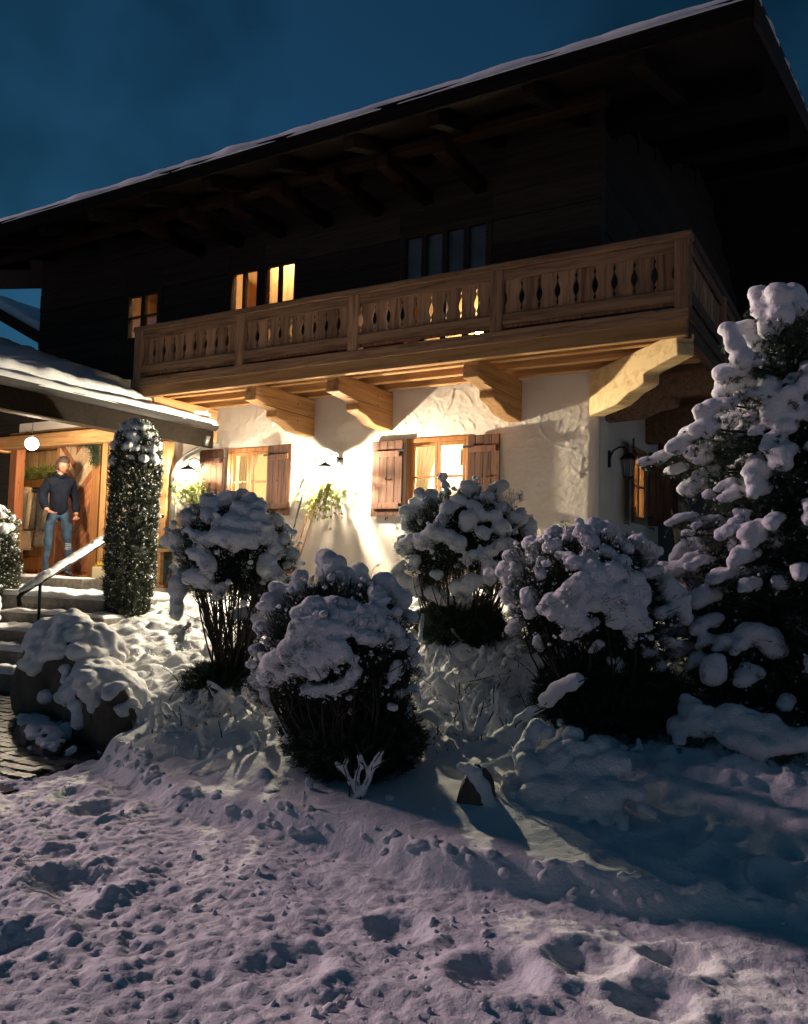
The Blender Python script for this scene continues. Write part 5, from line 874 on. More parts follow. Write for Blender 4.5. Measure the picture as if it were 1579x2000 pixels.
M_['hair'] = plain('dark_hair', (.03, .015, .012), .7, 0, .5, 60, .6); M_['shoe'] = plain('dark_leather_shoe', (.02, .015, .012), .5, 0, .3, 20)
person = thing('person', 'person in a dark jacket and ripped blue jeans standing in the open doorway looking down', 'person', tuple(PXY))
J = [(0, 0, .94, .125), (0, .01, 1.08, .12), (0, .015, 1.25, .14), (0, .0, 1.42, .12), (0, .015, 1.50, .055), (0, .035, 1.56, .055),
     (-.10, 0, .88, .10), (-.115, .02, .68, .082), (-.125, .03, .50, .062), (-.13, .02, .36, .060), (-.135, -.01, .12, .042), (-.14, .0, .07, .04),
     (.10, 0, .88, .10), (.125, .05, .68, .082), (.14, .07, .50, .062), (.15, .05, .36, .060), (.165, .02, .12, .042), (.17, .03, .07, .04),
     (-.16, 0, 1.40, .065), (-.205, .0, 1.18, .052), (-.205, .10, 1.02, .042), (-.17, .19, .95, .030),
     (.16, 0, 1.40, .065), (.215, -.02, 1.16, .052), (.24, .05, .98, .042), (.23, .13, .90, .030)]
Ed = [(0, 1), (1, 2), (2, 3), (3, 4), (4, 5), (0, 6), (6, 7), (7, 8), (8, 9), (9, 10), (10, 11), (0, 12), (12, 13), (13, 14), (14, 15), (15, 16), (16, 17), (3, 18), (18, 19), (19, 20), (20, 21), (3, 22), (22, 23), (23, 24), (24, 25)]
pts = [(*bp_(a, b, c), r) for a, b, c, r in J]
skin_chain('body', pts, Ed, 0, [M_['skin'], M_['jeans']], person, 2, lambda c: 1 if c.z-PXY.z < .98 and (c-Vector(bp_(-.17, .19, .95))).length > .07 and (c-Vector(bp_(.23, .13, .90))).length > .07 else 0)
jk = [(0, 0, .86, .150), (0, .01, 1.06, .145), (0, .015, 1.25, .165), (0, .0, 1.40, .145), (0, .01, 1.53, .095), (-.17, 0, 1.40, .090), (-.215, .0, 1.18, .072), (-.215, .10, 1.03, .060), (-.17, .17, .965, .050), (.17, 0, 1.40, .090), (.225, -.02, 1.16, .072), (.245, .05, .99, .060), (.225, .11, .92, .050)]
skin_chain('jacket', [(*bp_(a, b, c), r) for a, b, c, r in jk], [(0, 1), (1, 2), (2, 3), (3, 4), (3, 5), (5, 6), (6, 7), (7, 8), (3, 9), (9, 10), (10, 11), (11, 12)], 0, [M_['jacket']], person)
jk_ = person.children[-1] if person.children else None
for o_ in COL.objects:
    if o_.parent == person and o_.name.split('.')[0] in ('jacket', 'body'):
        d_ = o_.modifiers.new('folds', 'DISPLACE'); d_.texture = TEXB; d_.strength = .06; d_.mid_level = .5; d_.texture_coords = 'LOCAL'
m = MB()
def headpt(V, F, c, r, f): return
hc = Vector(bp_(.02, .06, 1.64)); V, F = ICO[3]; hv = []
for v in V:
    x_, f_, z_ = v[0]*.082, -v[1]*.102, v[2]*.125
    if z_ < 0: x_ *= 1-.35*(-z_/.12); f_ *= 1-.12*(-z_/.12)
    if f_ > 0: 
        f_ += .022*math.exp(-((x_/.012)**2+((z_+.012)/.022)**2))      # nose
        f_ -= .010*(math.exp(-(((x_-.03)/.014)**2+((z_-.018)/.012)**2))+math.exp(-(((x_+.03)/.014)**2+((z_-.018)/.012)**2)))
        f_ += .006*math.exp(-((x_/.025)**2+((z_+.055)/.010)**2)) + .008*math.exp(-((x_/.03)**2+((z_+.095)/.015)**2))
    # bowed 25 degrees and turned right
    f2, z2 = f_*math.cos(.45)+z_*math.sin(.45), -f_*math.sin(.45)+z_*math.cos(.45); a2 = .35; x3, f3 = x_*math.cos(a2)+f2*math.sin(a2), -x_*math.sin(a2)+f2*math.cos(a2)
    hv.append(hc + Vector((x3*math.cos(ang)+f3*math.sin(ang), x3*math.sin(ang)-f3*math.cos(ang), z2)))
m.add(hv, F.tolist()); hd = m.build('head', M_['skin'], person, smooth=True)
def hpt(x_, f_, z_):
    f2, z2 = f_*math.cos(.45)+z_*math.sin(.45), -f_*math.sin(.45)+z_*math.cos(.45); a2 = .35; x3, f3 = x_*math.cos(a2)+f2*math.sin(a2), -x_*math.sin(a2)+f2*math.cos(a2)
    return hc + Vector((x3*math.cos(ang)+f3*math.sin(ang), x3*math.sin(ang)-f3*math.cos(ang), z2))
for s in (-1, 1):
    m = MB(); m.ball(hpt(s*.03, .085, .016), .008, 2); m.build('eye', M_['shoe'], hd, smooth=True); m = MB(); m.ball(hpt(s*.076, .0, -.01), (.010, .018, .028), 2); m.build('ear', M_['skin'], hd, smooth=True)
m = MB(); m.tube([hpt(-.022, .088, -.055), hpt(0, .094, -.054), hpt(.022, .088, -.055)], .004, 6); m.build('mouth', M_['door'], hd)
m = MB(); hv = []; 
for v in V:
    x_, f_, z_ = v[0]*.096, -v[1]*.116, v[2]*.142
    if f_ > .045 and z_ < .045: f_ = .03+.2*(f_-.03); x_ *= .8
    if z_ < -.075: z_ = -.075
    x_ *= 1+.05*math.sin(v[2]*20); hv.append(hpt(x_, f_, z_+.004))
m.add(hv, F.tolist()); m.build('hair', M_['hair'], person, smooth=True)
m = MB(); m.tube([bp_(-.085, .0, 1.50), bp_(-.06, .085, 1.49), bp_(0, .115, 1.46), bp_(.06, .085, 1.49), bp_(.085, .0, 1.50), bp_(.05, -.07, 1.53), bp_(-.05, -.07, 1.53), bp_(-.085, .0, 1.50)], .026, 8); m.build('collar', M_['jacket'], person, smooth=True)
for s, base, out in ((-1, J[21], (.5, .8, -.35)), (1, J[25], (-.25, .8, -.6))):
    b0 = Vector((base[0], base[1], base[2])); d = Vector(out).normalized(); sd_ = Vector((0, 0, 1)).cross(d).normalized(); up_ = sd_.cross(d); pp = [(*bp_(*(b0)), .024), (*bp_(*(b0+d*.045)), .030), (*bp_(*(b0+d*.085)), .030)]; ee = [(0, 1), (1, 2)]
    for i, L in enumerate((.070, .078, .074, .058)):
        o_ = sd_*(i-1.5)*.019; n0 = len(pp); c_ = -up_
        pp += [(*bp_(*(b0+d*.095+o_)), .0085), (*bp_(*(b0+d*(.095+L*.5)+o_+c_*.006)), .008), (*bp_(*(b0+d*(.095+L*.85)+o_+c_*.024)), .007)]; ee += [(2, n0), (n0, n0+1), (n0+1, n0+2)]
    n0 = len(pp); o_ = sd_*-.036*s; pp += [(*bp_(*(b0+d*.05+o_)), .010), (*bp_(*(b0+d*.09+o_*1.5)), .008)]; ee += [(1, n0), (n0, n0+1)]
    skin_chain('hand', pp, ee, 1, [M_['skin']], person, 2)
for i in (11, 17):
    a, b, c, _ = J[i]; m = MB(); vs = []
    o = skin_chain('shoe', [(*bp_(a, b-.05, .045), .045), (*bp_(a, b+.05, .042), .046), (*bp_(a+.01, b+.15, .034), .036), (*bp_(a+.012, b+.20, .03), .026)], [(0, 1), (1, 2), (2, 3)], 0, [M_['shoe']], person)
M_['rip'] = plain('frayed_white_threads', (.45, .45, .45), .9, 0, .2, 40)
m = MB()
for zz in (.40, .425, .45, .475): m.tube([bp_(.10, .125, zz), bp_(.14, .137, zz-.004), bp_(.18, .125, zz)], .004, 5)
m.build('ripped_threads', M_['rip'], person)
# ------------------------------------------------------------------ rocks
def rock(name, label, c, r, seed, group=None, snow=True, mat='stone', thr=.35, sr=.05, cat='boulder', rough=.30, rot=0, taper=.15, shift=(0, 0)):
    t = thing(name, label, cat, (c[0], c[1], Hs(c[0], c[1])), group); V, F = ICO[4]
    n = fbm(V[:, 0]*1.3+seed, V[:, 1]*1.3, V[:, 2]*1.3, seed, 4); n2 = np.abs(fbm(V[:, 0]*3+seed, V[:, 1]*3, V[:, 2]*3, seed+4, 3)); s = 1+rough*n-.25*rough*n2*2
    P_ = V*np.array(r)*s[:, None]; P_ = np.sign(P_)*np.abs(P_)**.72*np.array(r)**.28
    cell = np.round(fbm(V[:, 0]*1.6, V[:, 1]*1.6, V[:, 2]*1.6, seed+20, 2)*5)/5; P_ = P_*(1+.22*cell)[:, None]*(1-taper*np.clip(V[:, 2:3]+.3, 0, 1.3)*np.array([1, 1, 0])) + np.stack([V[:, 2]*.12*math.sin(seed), V[:, 2]*.10*math.cos(seed*2), 0*V[:, 0]], -1)*np.array(r)
    cr, sr_ = math.cos(rot), math.sin(rot); P_ = np.stack([P_[:, 0]*cr-P_[:, 1]*sr_, P_[:, 0]*sr_+P_[:, 1]*cr, P_[:, 2]], -1) + np.array(c)
    link('stone', tri_mesh('stone', P_-np.array(wloc(t)), F, True), M_[mat], t)
    if snow:
        a = P_[F[:, 0]]; nn = np.cross(P_[F[:, 1]]-a, P_[F[:, 2]]-a); ar = np.linalg.norm(nn, axis=1, keepdims=True); nn = nn/(ar+1e-9); cc = P_[F].mean(1)
        sel = nn[:, 2] > thr + .18*fbm(cc[:, 0]*6, cc[:, 1]*6, cc[:, 2]*6, seed, 2); cc = cc[sel]+np.array([shift[0], shift[1], 0]); rg_ = np.random.default_rng(seed); R_ = sr*rg_.uniform(.75, 1.25, len(cc)); pick = rg_.random(len(cc)) < .5
        link('snow', blob_mesh('snow', cc[pick], np.stack([R_, R_, R_*.8], -1)[pick], .014, 4, .010, .03, wloc(t)), M_['snowb'], t)
    return t
rock('boulder', 'large grey boulder with a snow crown beside the lower steps', (-3.15, -3.92, .40), (.52, .36, .46), 3, 'boulders edging the garden bed', thr=.30, sr=.06, rot=-.4)
rock('boulder', 'brown boulder right of the largest one, lower and half buried in snow', (-2.42, -4.18, .27), (.44, .30, .34), 5, 'boulders edging the garden bed', thr=.25, sr=.06, rot=-.5)
rock('boulder', 'small dark upright stone at the corner of the paving', (-2.02, -4.40, .20), (.17, .16, .30), 8, 'boulders edging the garden bed', thr=.6, sr=.04, rot=-.4)
rock('boulder', 'flat dark stone lying at the foot of the boulders along the paving', (-2.72, -4.50, .12), (.60, .13, .09), 9, 'boulders edging the garden bed', thr=.75, sr=.025, rot=-.48)
rock('boulder', 'snow covered stone left of the steps under the handrail', (-6.45, -2.85, .80), (.40, .38, .28), 12, None, thr=.1, sr=.07)
stone_ = rock('stone', 'pointed dark stone with a snow cap standing in the smooth snow', (.84, -4.66, .27), (.11, .08, .19), 14, None, thr=.95, snow=False, sr=.030, cat='stone', rough=.35, rot=.3, taper=.55, shift=(.028, .028))

# ------------------------------------------------------------------ snow laden bushes
def fib(n, seed, jit=.6):
    rg_ = np.random.default_rng(seed); i = np.arange(n)+.5; ph = np.arccos(1-2*i/n); th = math.pi*(1+5**.5)*i + rg_.normal(0, jit*.3, n); ph = ph + rg_.normal(0, jit*.12, n)
    return np.stack([np.cos(th)*np.sin(ph), np.sin(th)*np.sin(ph), np.cos(ph)], -1)
def bush(name, label, cat, base, c, r, seed, n=170, puff=(.045, .075), cover=.1, lean=(0, 0), hull=None, stems=26, arch=.5, voxel=.013, out=.16, group=None, nlen=.06, inner=1400, mat='nd', skirt=.25, sheet=None, front=None):
    """base point, crown centre c, crown radii r"""
    rg_ = np.random.default_rng(seed); t = thing(name, label, cat, base, group); c = np.array(c); r = np.array(r)
    D_ = fib(n, seed); nz = fbm(D_[:, 0]*1.8+seed, D_[:, 1]*1.8, D_[:, 2]*1.8, seed, 2); nf = fbm(D_[:, 0]*5+seed, D_[:, 1]*5, D_[:, 2]*5, seed+3, 2)
    rad = 1+out*nz*1.6+.22*nf; tips = c + D_*r*rad[:, None]; tips[:, 0] += lean[0]*(tips[:, 2]-c[2]); tips[:, 1] += lean[1]*(tips[:, 2]-c[2])
    C_ = []; R_ = []; TP = []; TD = []
    core = c - np.array([0, 0, r[2]*.55])
    tc = CAM - c; tc[2] = 0; tc /= np.linalg.norm(tc)
    for i in range(n):
        d = D_[i]; p = tips[i]
        if d[2] < -.62: continue
        facing = front is not None and d@tc > -.12
        bd = (p-core); L = np.linalg.norm(bd); bd = bd/L; inn = p-bd*L*.42; up = np.array([bd[0]*.5, bd[1]*.5, 1.0]); up /= np.linalg.norm(up)
        # probability that this branch carries snow
        pr = 1/(1+math.exp(-(d[2]+cover + .8*nf[i])*5)); has = rg_.random() < pr and not facing
        for k in range(5):
            u = k/4*(.80 if facing else 1); q = inn+(p-inn)*u; TP.append(q+rg_.normal(0, .015, 3)); TD.append(bd*.8+up*.35)
        if has:
            r0 = rg_.uniform(*puff)*(1 if d[2] > -.1 else .75); m_ = rg_.integers(2, 5)
            for k in range(m_):
                u = 1-k*.20; q = inn+(p-inn)*u + np.array([0, 0, r0*.35]) + rg_.normal(0, r0*.22, 3); f_ = (1-.10*k)*rg_.uniform(.85, 1.15); C_.append(q); R_.append((r0*f_, r0*f_, r0*f_*.82))
            if rg_.random() < .5: q = p+rg_.normal(0, 1, 3)*r0*.8; C_.append(q); R_.append((r0*.6, r0*.6, r0*.5))
            if rg_.random() < skirt and d[2] < .6: q = p-np.array([0, 0, r0*1.1])+bd*r0*.2; C_.append(q); R_.append((r0*.5, r0*.5, r0*.8))
        elif rg_.random() < .45:
            C_.append(p+np.array([0, 0, .01])); s_ = rg_.uniform(.012, .026); R_.append((s_*1.3, s_*1.3, s_))
    if front:      # the side measured from the photograph: snow cushions with the shoots that carry them
        for k_, s in enumerate(front):
            s = [(*q_[:3], q_[3]*1.22) for q_ in s]; c_, r_ = along(s, step=.42, seed=seed*50+k_, flat=.85, lump=.75, jit=.18); C_ += c_; R_ += r_
            for a_, b_ in zip(s[:-1], s[1:]):
                nn_ = max(5, int(np.linalg.norm(np.array(b_[:3])-np.array(a_[:3]))/.012))
                for j in range(nn_):
                    u = j/nn_; q = np.array(a_[:3])*(1-u)+np.array(b_[:3])*u; rr_ = a_[3]; ang_ = rg_.uniform(0, 2*math.pi)
                    q = q + np.array([math.cos(ang_)*rr_*.7, math.sin(ang_)*rr_*.7, -rr_*rg_.uniform(.3, 1.1)]); TP.append(q); dd = (q-core)/np.linalg.norm(q-core); TD.append(dd+rg_.normal(0, .3, 3)+np.array([0, 0, -.1]))
                    if rg_.random() < .25: w_ = rg_.normal(0, 1, 3); w_ /= np.linalg.norm(w_); s_ = rr_*rg_.uniform(.22, .42); C_.append(q+w_*rr_*.7+np.array([0, 0, rr_*.25])); R_.append((s_, s_, s_*.8))
    if sheet:      # places where the snow has closed into a thick sheet
        for sc_, sr_, sn in sheet:
            for k in range(sn):
                q = rg_.normal(0, 1, 3); q /= np.linalg.norm(q); q[2] = abs(q[2]); C_.append(np.array(sc_)+q*np.array(sr_)); s_ = rg_.uniform(*puff)*1.1; R_.append((s_, s_, s_*.7))
    link('snow', blob_mesh('snow', C_, R_, voxel, 2, .020, .026, wloc(t)), M_['snowb'], t)
    TP = np.array(TP); TD = np.array(TD); TD /= np.linalg.norm(TD, axis=1, keepdims=True)
    up_ = ((TP-c)/r)[:, 2] > -.45; k_ = rg_.choice(np.where(up_)[0], 2600); dusting('snow_dusting', TP[k_]+TD[k_]*nlen*rg_.uniform(.2, 1.0, (2600, 1))+rg_.normal(0, .018, (2600, 3))+np.array([0, 0, .008]), .0025, .0075, t, seed)
    a = needles(TP, TD/np.linalg.norm(TD, axis=1, keepdims=True), 22, nlen, .0035, .42, seed)
    u = rg_.normal(0, 1, (inner, 3)); u /= np.linalg.norm(u, axis=1, keepdims=True); q = c + u*r*(rg_.uniform(.25, .86, (inner, 1))); q[:, 0] += lean[0]*(q[:, 2]-c[2]); q[:, 1] += lean[1]*(q[:, 2]-c[2])
    keep = u[:, 2] > -.75; VF = [a, needles(q[keep], (u+np.array([0, 0, .5]))[keep], 16, nlen*1.25, .005, .5, seed+1)]
    if hull:      # dense dark skirt of lower growth
        hc_, hr, hn = hull; u = rg_.normal(0, 1, (hn, 3)); u /= np.linalg.norm(u, axis=1, keepdims=True); q = np.array(hc_) + u*np.array(hr)*rg_.uniform(.3, 1, (hn, 1))**.5; VF.append(needles(q, u*.8+np.array([0, 0, .45]), 18, nlen*.85, .006, .6, seed+2))
    needle_obj('needles', VF, M_[mat], t)
    m = MB(); b = Vector(base)
    for i in range(stems):
        a_ = rg_.uniform(0, 2*math.pi); s0 = b + Vector((math.cos(a_)*r[0]*.28*rg_.uniform(.2, 1), math.sin(a_)*r[1]*.28*rg_.uniform(.2, 1), -.05)); k_ = rg_.integers(0, n); d = D_[k_]
        e = Vector(c + np.array([d[0], d[1], -abs(d[2])*.5])*r*.85); mid = s0.lerp(e, .5) + Vector((d[0], d[1], 0))*r[0]*arch*.45
        pts = [s0.lerp(mid, u_)*(1-u_) + mid.lerp(e, u_)*u_ for u_ in (0, .2, .4, .6, .8, 1)]; r0 = rg_.uniform(.005, .012); m.tube(pts, [r0*(1-.12*j) for j in range(6)], 5)
        for z_ in range(2):
            p0 = pts[rg_.integers(2, 5)]; m.tube([p0, p0+Vector((rg_.normal(0, .05), rg_.normal(0, .05), .10)), p0+Vector((rg_.normal(0, .09), rg_.normal(0, .09), .2))], [.004, .003, .002], 4)
    m.build('stems', M_['bark'], t)
    return t
z = Hs
def bz(x, y): return (x, y, Hs(x, y))
bush('snowy_bush', 'tall snow capped bush on thin bare stems in front of the left window', 'bush', bz(-1.72, -3.62), BC[0], BR[0], 31, n=230, puff=(.045, .072), cover=.12, hull=((-1.72, -3.60, .46), (.40, .32, .17), 1500), stems=85, arch=.35, out=.2, front=BS1, inner=2600, nlen=.055)
bush('snowy_bush', 'broad snow capped bush nearest the camera, with dark arching twigs below', 'bush', bz(-.02, -4.55), BC[1], BR[1], 37, n=260, puff=(.042, .074), cover=.30, hull=((.0, -4.50, .45), (.42, .34, .28), 2600), stems=110, arch=1.5, voxel=.0115, out=.16, front=BS2, inner=2600, nlen=.05)
bush('snowy_bush', 'round snow capped bush directly below the right window', 'bush', bz(-.50, -2.15), BC[2], BR[2], 41, n=230, puff=(.05, .08), cover=.18, hull=((-.50, -2.12, .92), (.40, .34, .22), 1700), stems=80, arch=.9, out=.2, voxel=.014, front=BS3, inner=2600)
bush('snowy_bush', 'wide snow covered bush right of centre below the house corner', 'bush', bz(1.08, -3.42), BC[3], BR[3], 43, n=270, puff=(.048, .078), cover=.28, hull=((1.14, -3.40, .60), (.50, .42, .30), 2600), stems=90, arch=.9, out=.2, voxel=.0125, front=BS4, inner=2800, nlen=.055)

# low snow covered growth
def low_plant(name, label, strokes, cat='shrub', group=None, seed=0, twigs=True, voxel=.012, lump=.4, flat=.85, d2=.015):
    a = strokes[0][0]; t = thing(name, label, cat, (a[0], a[1], Hs(a[0], a[1])), group)
    strokes_snow('snow', strokes, t, voxel, seed, flat=flat, lump=lump, d2=d2)
    if twigs:
        m = MB(); rg_ = random.Random(seed); b = Vector((a[0], a[1], Hs(a[0], a[1])-.03))
        for s in strokes:
            p = [Vector(q[:3])-Vector((0, q[3]*.75, q[3]*.45)) for q in s]; m.tube([p[0], *p[1:], p[-1]+(p[-1]-p[-2]).normalized()*s[-1][3]*1.6 if len(p) > 1 else p[0]+Vector((0, 0, .05))], .0035, 5)
            g0 = Vector((p[0].x, p[0].y, Hs(p[0].x, p[0].y)-.03))
            if .03 < (g0-p[0]).length < .14: m.tube([g0, p[0]], .004, 5)
            for k in range(2): q = p[-1]; m.tube([q, q+Vector((rg_.gauss(0, .03), rg_.gauss(0, .03), rg_.uniform(.02, .07)))], .003, 4)
        m.build('twigs', M_['bark'], t)
    return t
low_plant('snowy_plant', 'forked young plant coated in snow in front of the nearest bush', FORK, 'plant', seed=2)
strokes_snow('snow', STONECAP, stone_, .009, 20, lump=.3, d2=.008)
low_plant('snowy_plant', 'slender upright sapling with snow on every twig in the middle of the bed', SAPLING, 'plant', seed=3)
low_plant('snowy_branch', 'thick snow covered branch reaching left over the bed from the wide bush', ARM, 'branch', seed=4, lump=.2)
low_plant('snowy_plant', 'crooked snow covered plant on the slope right of the boulders', LEFTSAP, 'plant', seed=5)
low_plant('snowy_plant', 'group of short snow tipped stems behind the gap between the bushes', TWIGBACK, 'plant', seed=6)
low_plant('snowy_plant', 'two thin snow tipped stalks in front of the black shovel', WALLTWIG, 'plant', seed=7, voxel=.008, d2=.004)
low_plant('snowy_plant', 'cushion of snow lumps at the foot of the white wall', BACKLUMP, 'plant', seed=8, twigs=False)
low_plant('snowy_shrub', 'low spreading shrub buried under snow lumps below the wide bush', [[(q_[0], q_[1]-.04, q_[2]+.03, q_[3]*.85) for q_ in s_] for s_ in MOUND], 'shrub', seed=9, twigs=False, voxel=.012, lump=.9, flat=.9, d2=.04)
low_plant('snowy_shrub', 'smooth snow covered hummock at the front left edge of the bed', MOUND2, 'shrub', seed=10, twigs=False, voxel=.013, lump=.5, flat=.7, d2=.03)

# ground cover poking through the snow along the bed edge and on the slopes
rg_ = np.random.default_rng(77); C_ = []; R_ = []
for i in range(900):
    x = rg_.uniform(-3.2, 2.8); y = rg_.uniform(-4.9, -.7); d = vnoise(x*1.6, y*1.6, 0, 90)
    if d < .05 or (x > 1.2 and y < -4.0): continue
    h = rg_.uniform(.012, .032); zz = Hs(x, y); C_.append((x, y, zz+h*.3)); R_.append((h, h, h*.9))
    if rg_.random() < .35: C_.append((x+rg_.normal(0, .01), y+rg_.normal(0, .01), zz+h*1.7)); R_.append((h*.6, h*.6, h*1.2))
for i in range(140):
    x = rg_.uniform(-1.9, 2.6); y = float(np.interp(x, EX, EY))+rg_.uniform(.02, .14); h = rg_.uniform(.012, .03); C_.append((x, y, Hs(x, y)+.0)); R_.append((h, h, h*.9))
TW = MB()
for i in range(300):
    if i < 190: x = rg_.normal(.15, .42); y = rg_.normal(-3.35, .55)
    else: x = rg_.normal(-1.35, .5); y = rg_.normal(-4.25, .30)
    if y < float(np.interp(x, EX, EY))+.15 or y > -1.3 or x > 1.0 or (abs(x+1.72) < .35 and abs(y+3.6) < .3): continue
    h = .03+.13*rg_.random()**2; zz = Hs(x, y); dx, dy = rg_.normal(0, .75, 2)*h; nn_ = max(3, int(h/.016)); r0 = rg_.uniform(.008, .022)
    TW.tube([(x, y, zz-.03), (x+dx*.5, y+dy*.5, zz+h*.5), (x+dx, y+dy, zz+h+.015)], [.004, .003, .002], 4)
    for j in range(nn_+1):
        u = .25+.75*j/nn_; rr_ = r0*(.8+.5*rg_.random()); C_.append((x+dx*u+rg_.normal(0, .004), y+dy*u+rg_.normal(0, .004), zz+h*u)); R_.append((rr_, rr_, rr_*1.1))
o = TW.build('bare_twigs', M_['bark'], kind='stuff'); tag(o, 'thin dark twigs of the snow coated perennials in the garden bed', 'ground cover')
o = link('snow_lumps', blob_mesh('snow_lumps', C_, R_, .011, 2, .006, .01), M_['snowb']); tag(o, 'small snow capped tufts of ground cover scattered over the garden bed', 'ground cover', kind='stuff')
rg_ = np.random.default_rng(78); x = rg_.uniform(-3.0, 1.0, 1100); y = rg_.uniform(-4.95, -1.2, 1100); k = vnoise(x*2.2, y*2.2, 0, 95) > .25; x, y = x[k], y[k]; P_ = np.stack([x, y, H(x, y, False)-.01], -1); D_ = np.column_stack([rg_.normal(0, .4, len(x)), rg_.normal(0, .4, len(x)), np.ones(len(x))])
V, F = needles(P_, D_/np.linalg.norm(D_, axis=1, keepdims=True), 3, .06, .005, .3, 9, .2)
tag(link('dry_stalks', tri_mesh('dry_stalks', V, F), M_['twig']), 'short dry stalks sticking out of the snow in the garden bed', 'ground cover', kind='stuff')

# ------------------------------------------------------------------ snowy spruce at the right edge
spr = thing('spruce_tree', 'snow laden spruce with thick white boughs at the right edge', 'spruce', (2.25, -2.55, Hs(2.25, -2.55)))
m = MB(); m.tube([(2.25, -2.55, .3), (2.22, -2.57, 1.4), (2.10, -2.72, 2.4), (2.06, -2.8, 3.05)], [.07, .055, .035, .014], 10); m.build('trunk', M_['bark'], spr, smooth=True)
rg_ = np.random.default_rng(12); ex = []
for i in range(70):      # boughs on the sides the photograph does not show
    zz = rg_.uniform(.8, 2.9); L = (3.3-zz)*.48+.10; a_ = rg_.uniform(-1.0, 2.6); e = np.array([2.2+math.cos(a_)*L, -2.6+math.sin(a_)*L, zz-.10*L]); s = np.array([2.2+math.cos(a_)*L*.45, -2.6+math.sin(a_)*L*.45, zz+.05])
    if e[0] < 2.25 and e[1] < -2.3: continue
    rr = rg_.uniform(.035, .065); ex.append([(*s, rr*1.1), (*((s+e)/2+np.array([0, 0, .02])), rr*1.2), (*e, rr)])
for i in range(95):      # smaller boughs between the large ones
    zz = rg_.uniform(.75, 2.75); L = (3.25-zz)*.40+.10; a_ = rg_.uniform(-2.75, -.9); e = np.array([2.15+math.cos(a_)*L, -2.62+math.sin(a_)*L*.75, zz-.12*L]); s = e+np.array([-math.cos(a_)*.16, -math.sin(a_)*.12, .05])
    rr = rg_.uniform(.022, .042); ex.append([(*s, rr*1.1), (*((s+e)/2+np.array([0, 0, .015])), rr*1.2), (*e, rr)])
C_ = []; R_ = []
for i, s in enumerate(SPRUCE+ex): 
    s = [(*q[:3], q[3]*1.22) for q in s]; c_, r_ = along(s, seed=300+i, flat=.72, lump=.9, step=.38, jit=.28); C_ += c_; R_ += r_
link('snow', blob_mesh('snow', C_, R_, .0145, 2, .014, .022, wloc(spr)), M_['snowb'], spr)
m = MB(); TP = []; TD = []
for s in SPRUCE+ex:
    p = [np.array(q[:3])-np.array([0, 0, q[3]*.55]) for q in s]; rr = s[0][3]; ax = np.array([2.18, -2.62, p[-1][2]*.9+.25]); 
    cen = min(p, key=lambda q: np.linalg.norm((q-ax)[:2])); m.tube([tuple(ax), tuple((ax+cen)/2+np.array([0, 0, -.03])), tuple(cen)], [.014, .010, .007], 5); m.tube([tuple(q) for q in p], .006, 5)
    for a, b in zip(p[:-1], p[1:]):
        k = max(3, int(np.linalg.norm(b-a)/.008))
        for j in range(k): TP.append(a+(b-a)*j/k+rg_.normal(0, rr*.5, 3)-np.array([0, 0, rr*.25])); TD.append(rg_.normal(0, 1, 3)*.7+np.array([0, 0, -.35])+(b-a)/(np.linalg.norm(b-a)+1e-6)*.4)
    q0 = cen
    for j in range(110): u = rg_.random()**.7; TP.append(ax+(q0-ax)*u+rg_.normal(0, .055, 3)-np.array([0, 0, .03])); TD.append(rg_.normal(0, 1, 3)+np.array([0, 0, .1]))
m.build('branches', M_['bark'], spr)
n = 9500; zz = .35+rg_.random(n)**1.3*2.45; L = np.minimum((3.2-zz)*.36+.05, .85); a_ = rg_.uniform(0, 2*math.pi, n); rad = L*np.sqrt(rg_.random(n))*1.0; u = np.stack([np.cos(a_), np.sin(a_), np.full(n, .15)], -1)
q = np.stack([2.27+np.cos(a_)*rad, -2.44+np.sin(a_)*rad, zz], -1); lim = (vnoise(q[:, 0]*6, q[:, 1]*6, q[:, 2]*6, 5) > -.25)
TP = np.array(TP); TD = np.array(TD); TD /= np.linalg.norm(TD, axis=1, keepdims=True)
k_ = rg_.integers(0, len(TP), 6000); dusting('snow_dusting', TP[k_]+TD[k_]*.045*rg_.uniform(.2, 1.0, (6000, 1))+rg_.normal(0, .02, (6000, 3))+np.array([0, 0, .010]), .003, .009, spr, 8)
needle_obj('shoots', [needles(TP, TD, 15, .052, .0038, .4, 6, .1)], M_['nl'], spr)
needle_obj('needles', [needles(q[lim], u[lim], 16, .085, .008, .5, 7)], M_['nd'], spr)
# loose snow clods trodden up on the path
k = rg_.choice(np.where(lim)[0], 260); C_ = q[k]; R_ = rg_.uniform(.008, .024, (260, 1))*np.array([[1.3, 1.3, .8]]); link('snow_flecks', blob_mesh('snow_flecks', C_, R_, .009, 1, .004, .006, wloc(spr)), M_['snowb'], spr, kind='stuff')

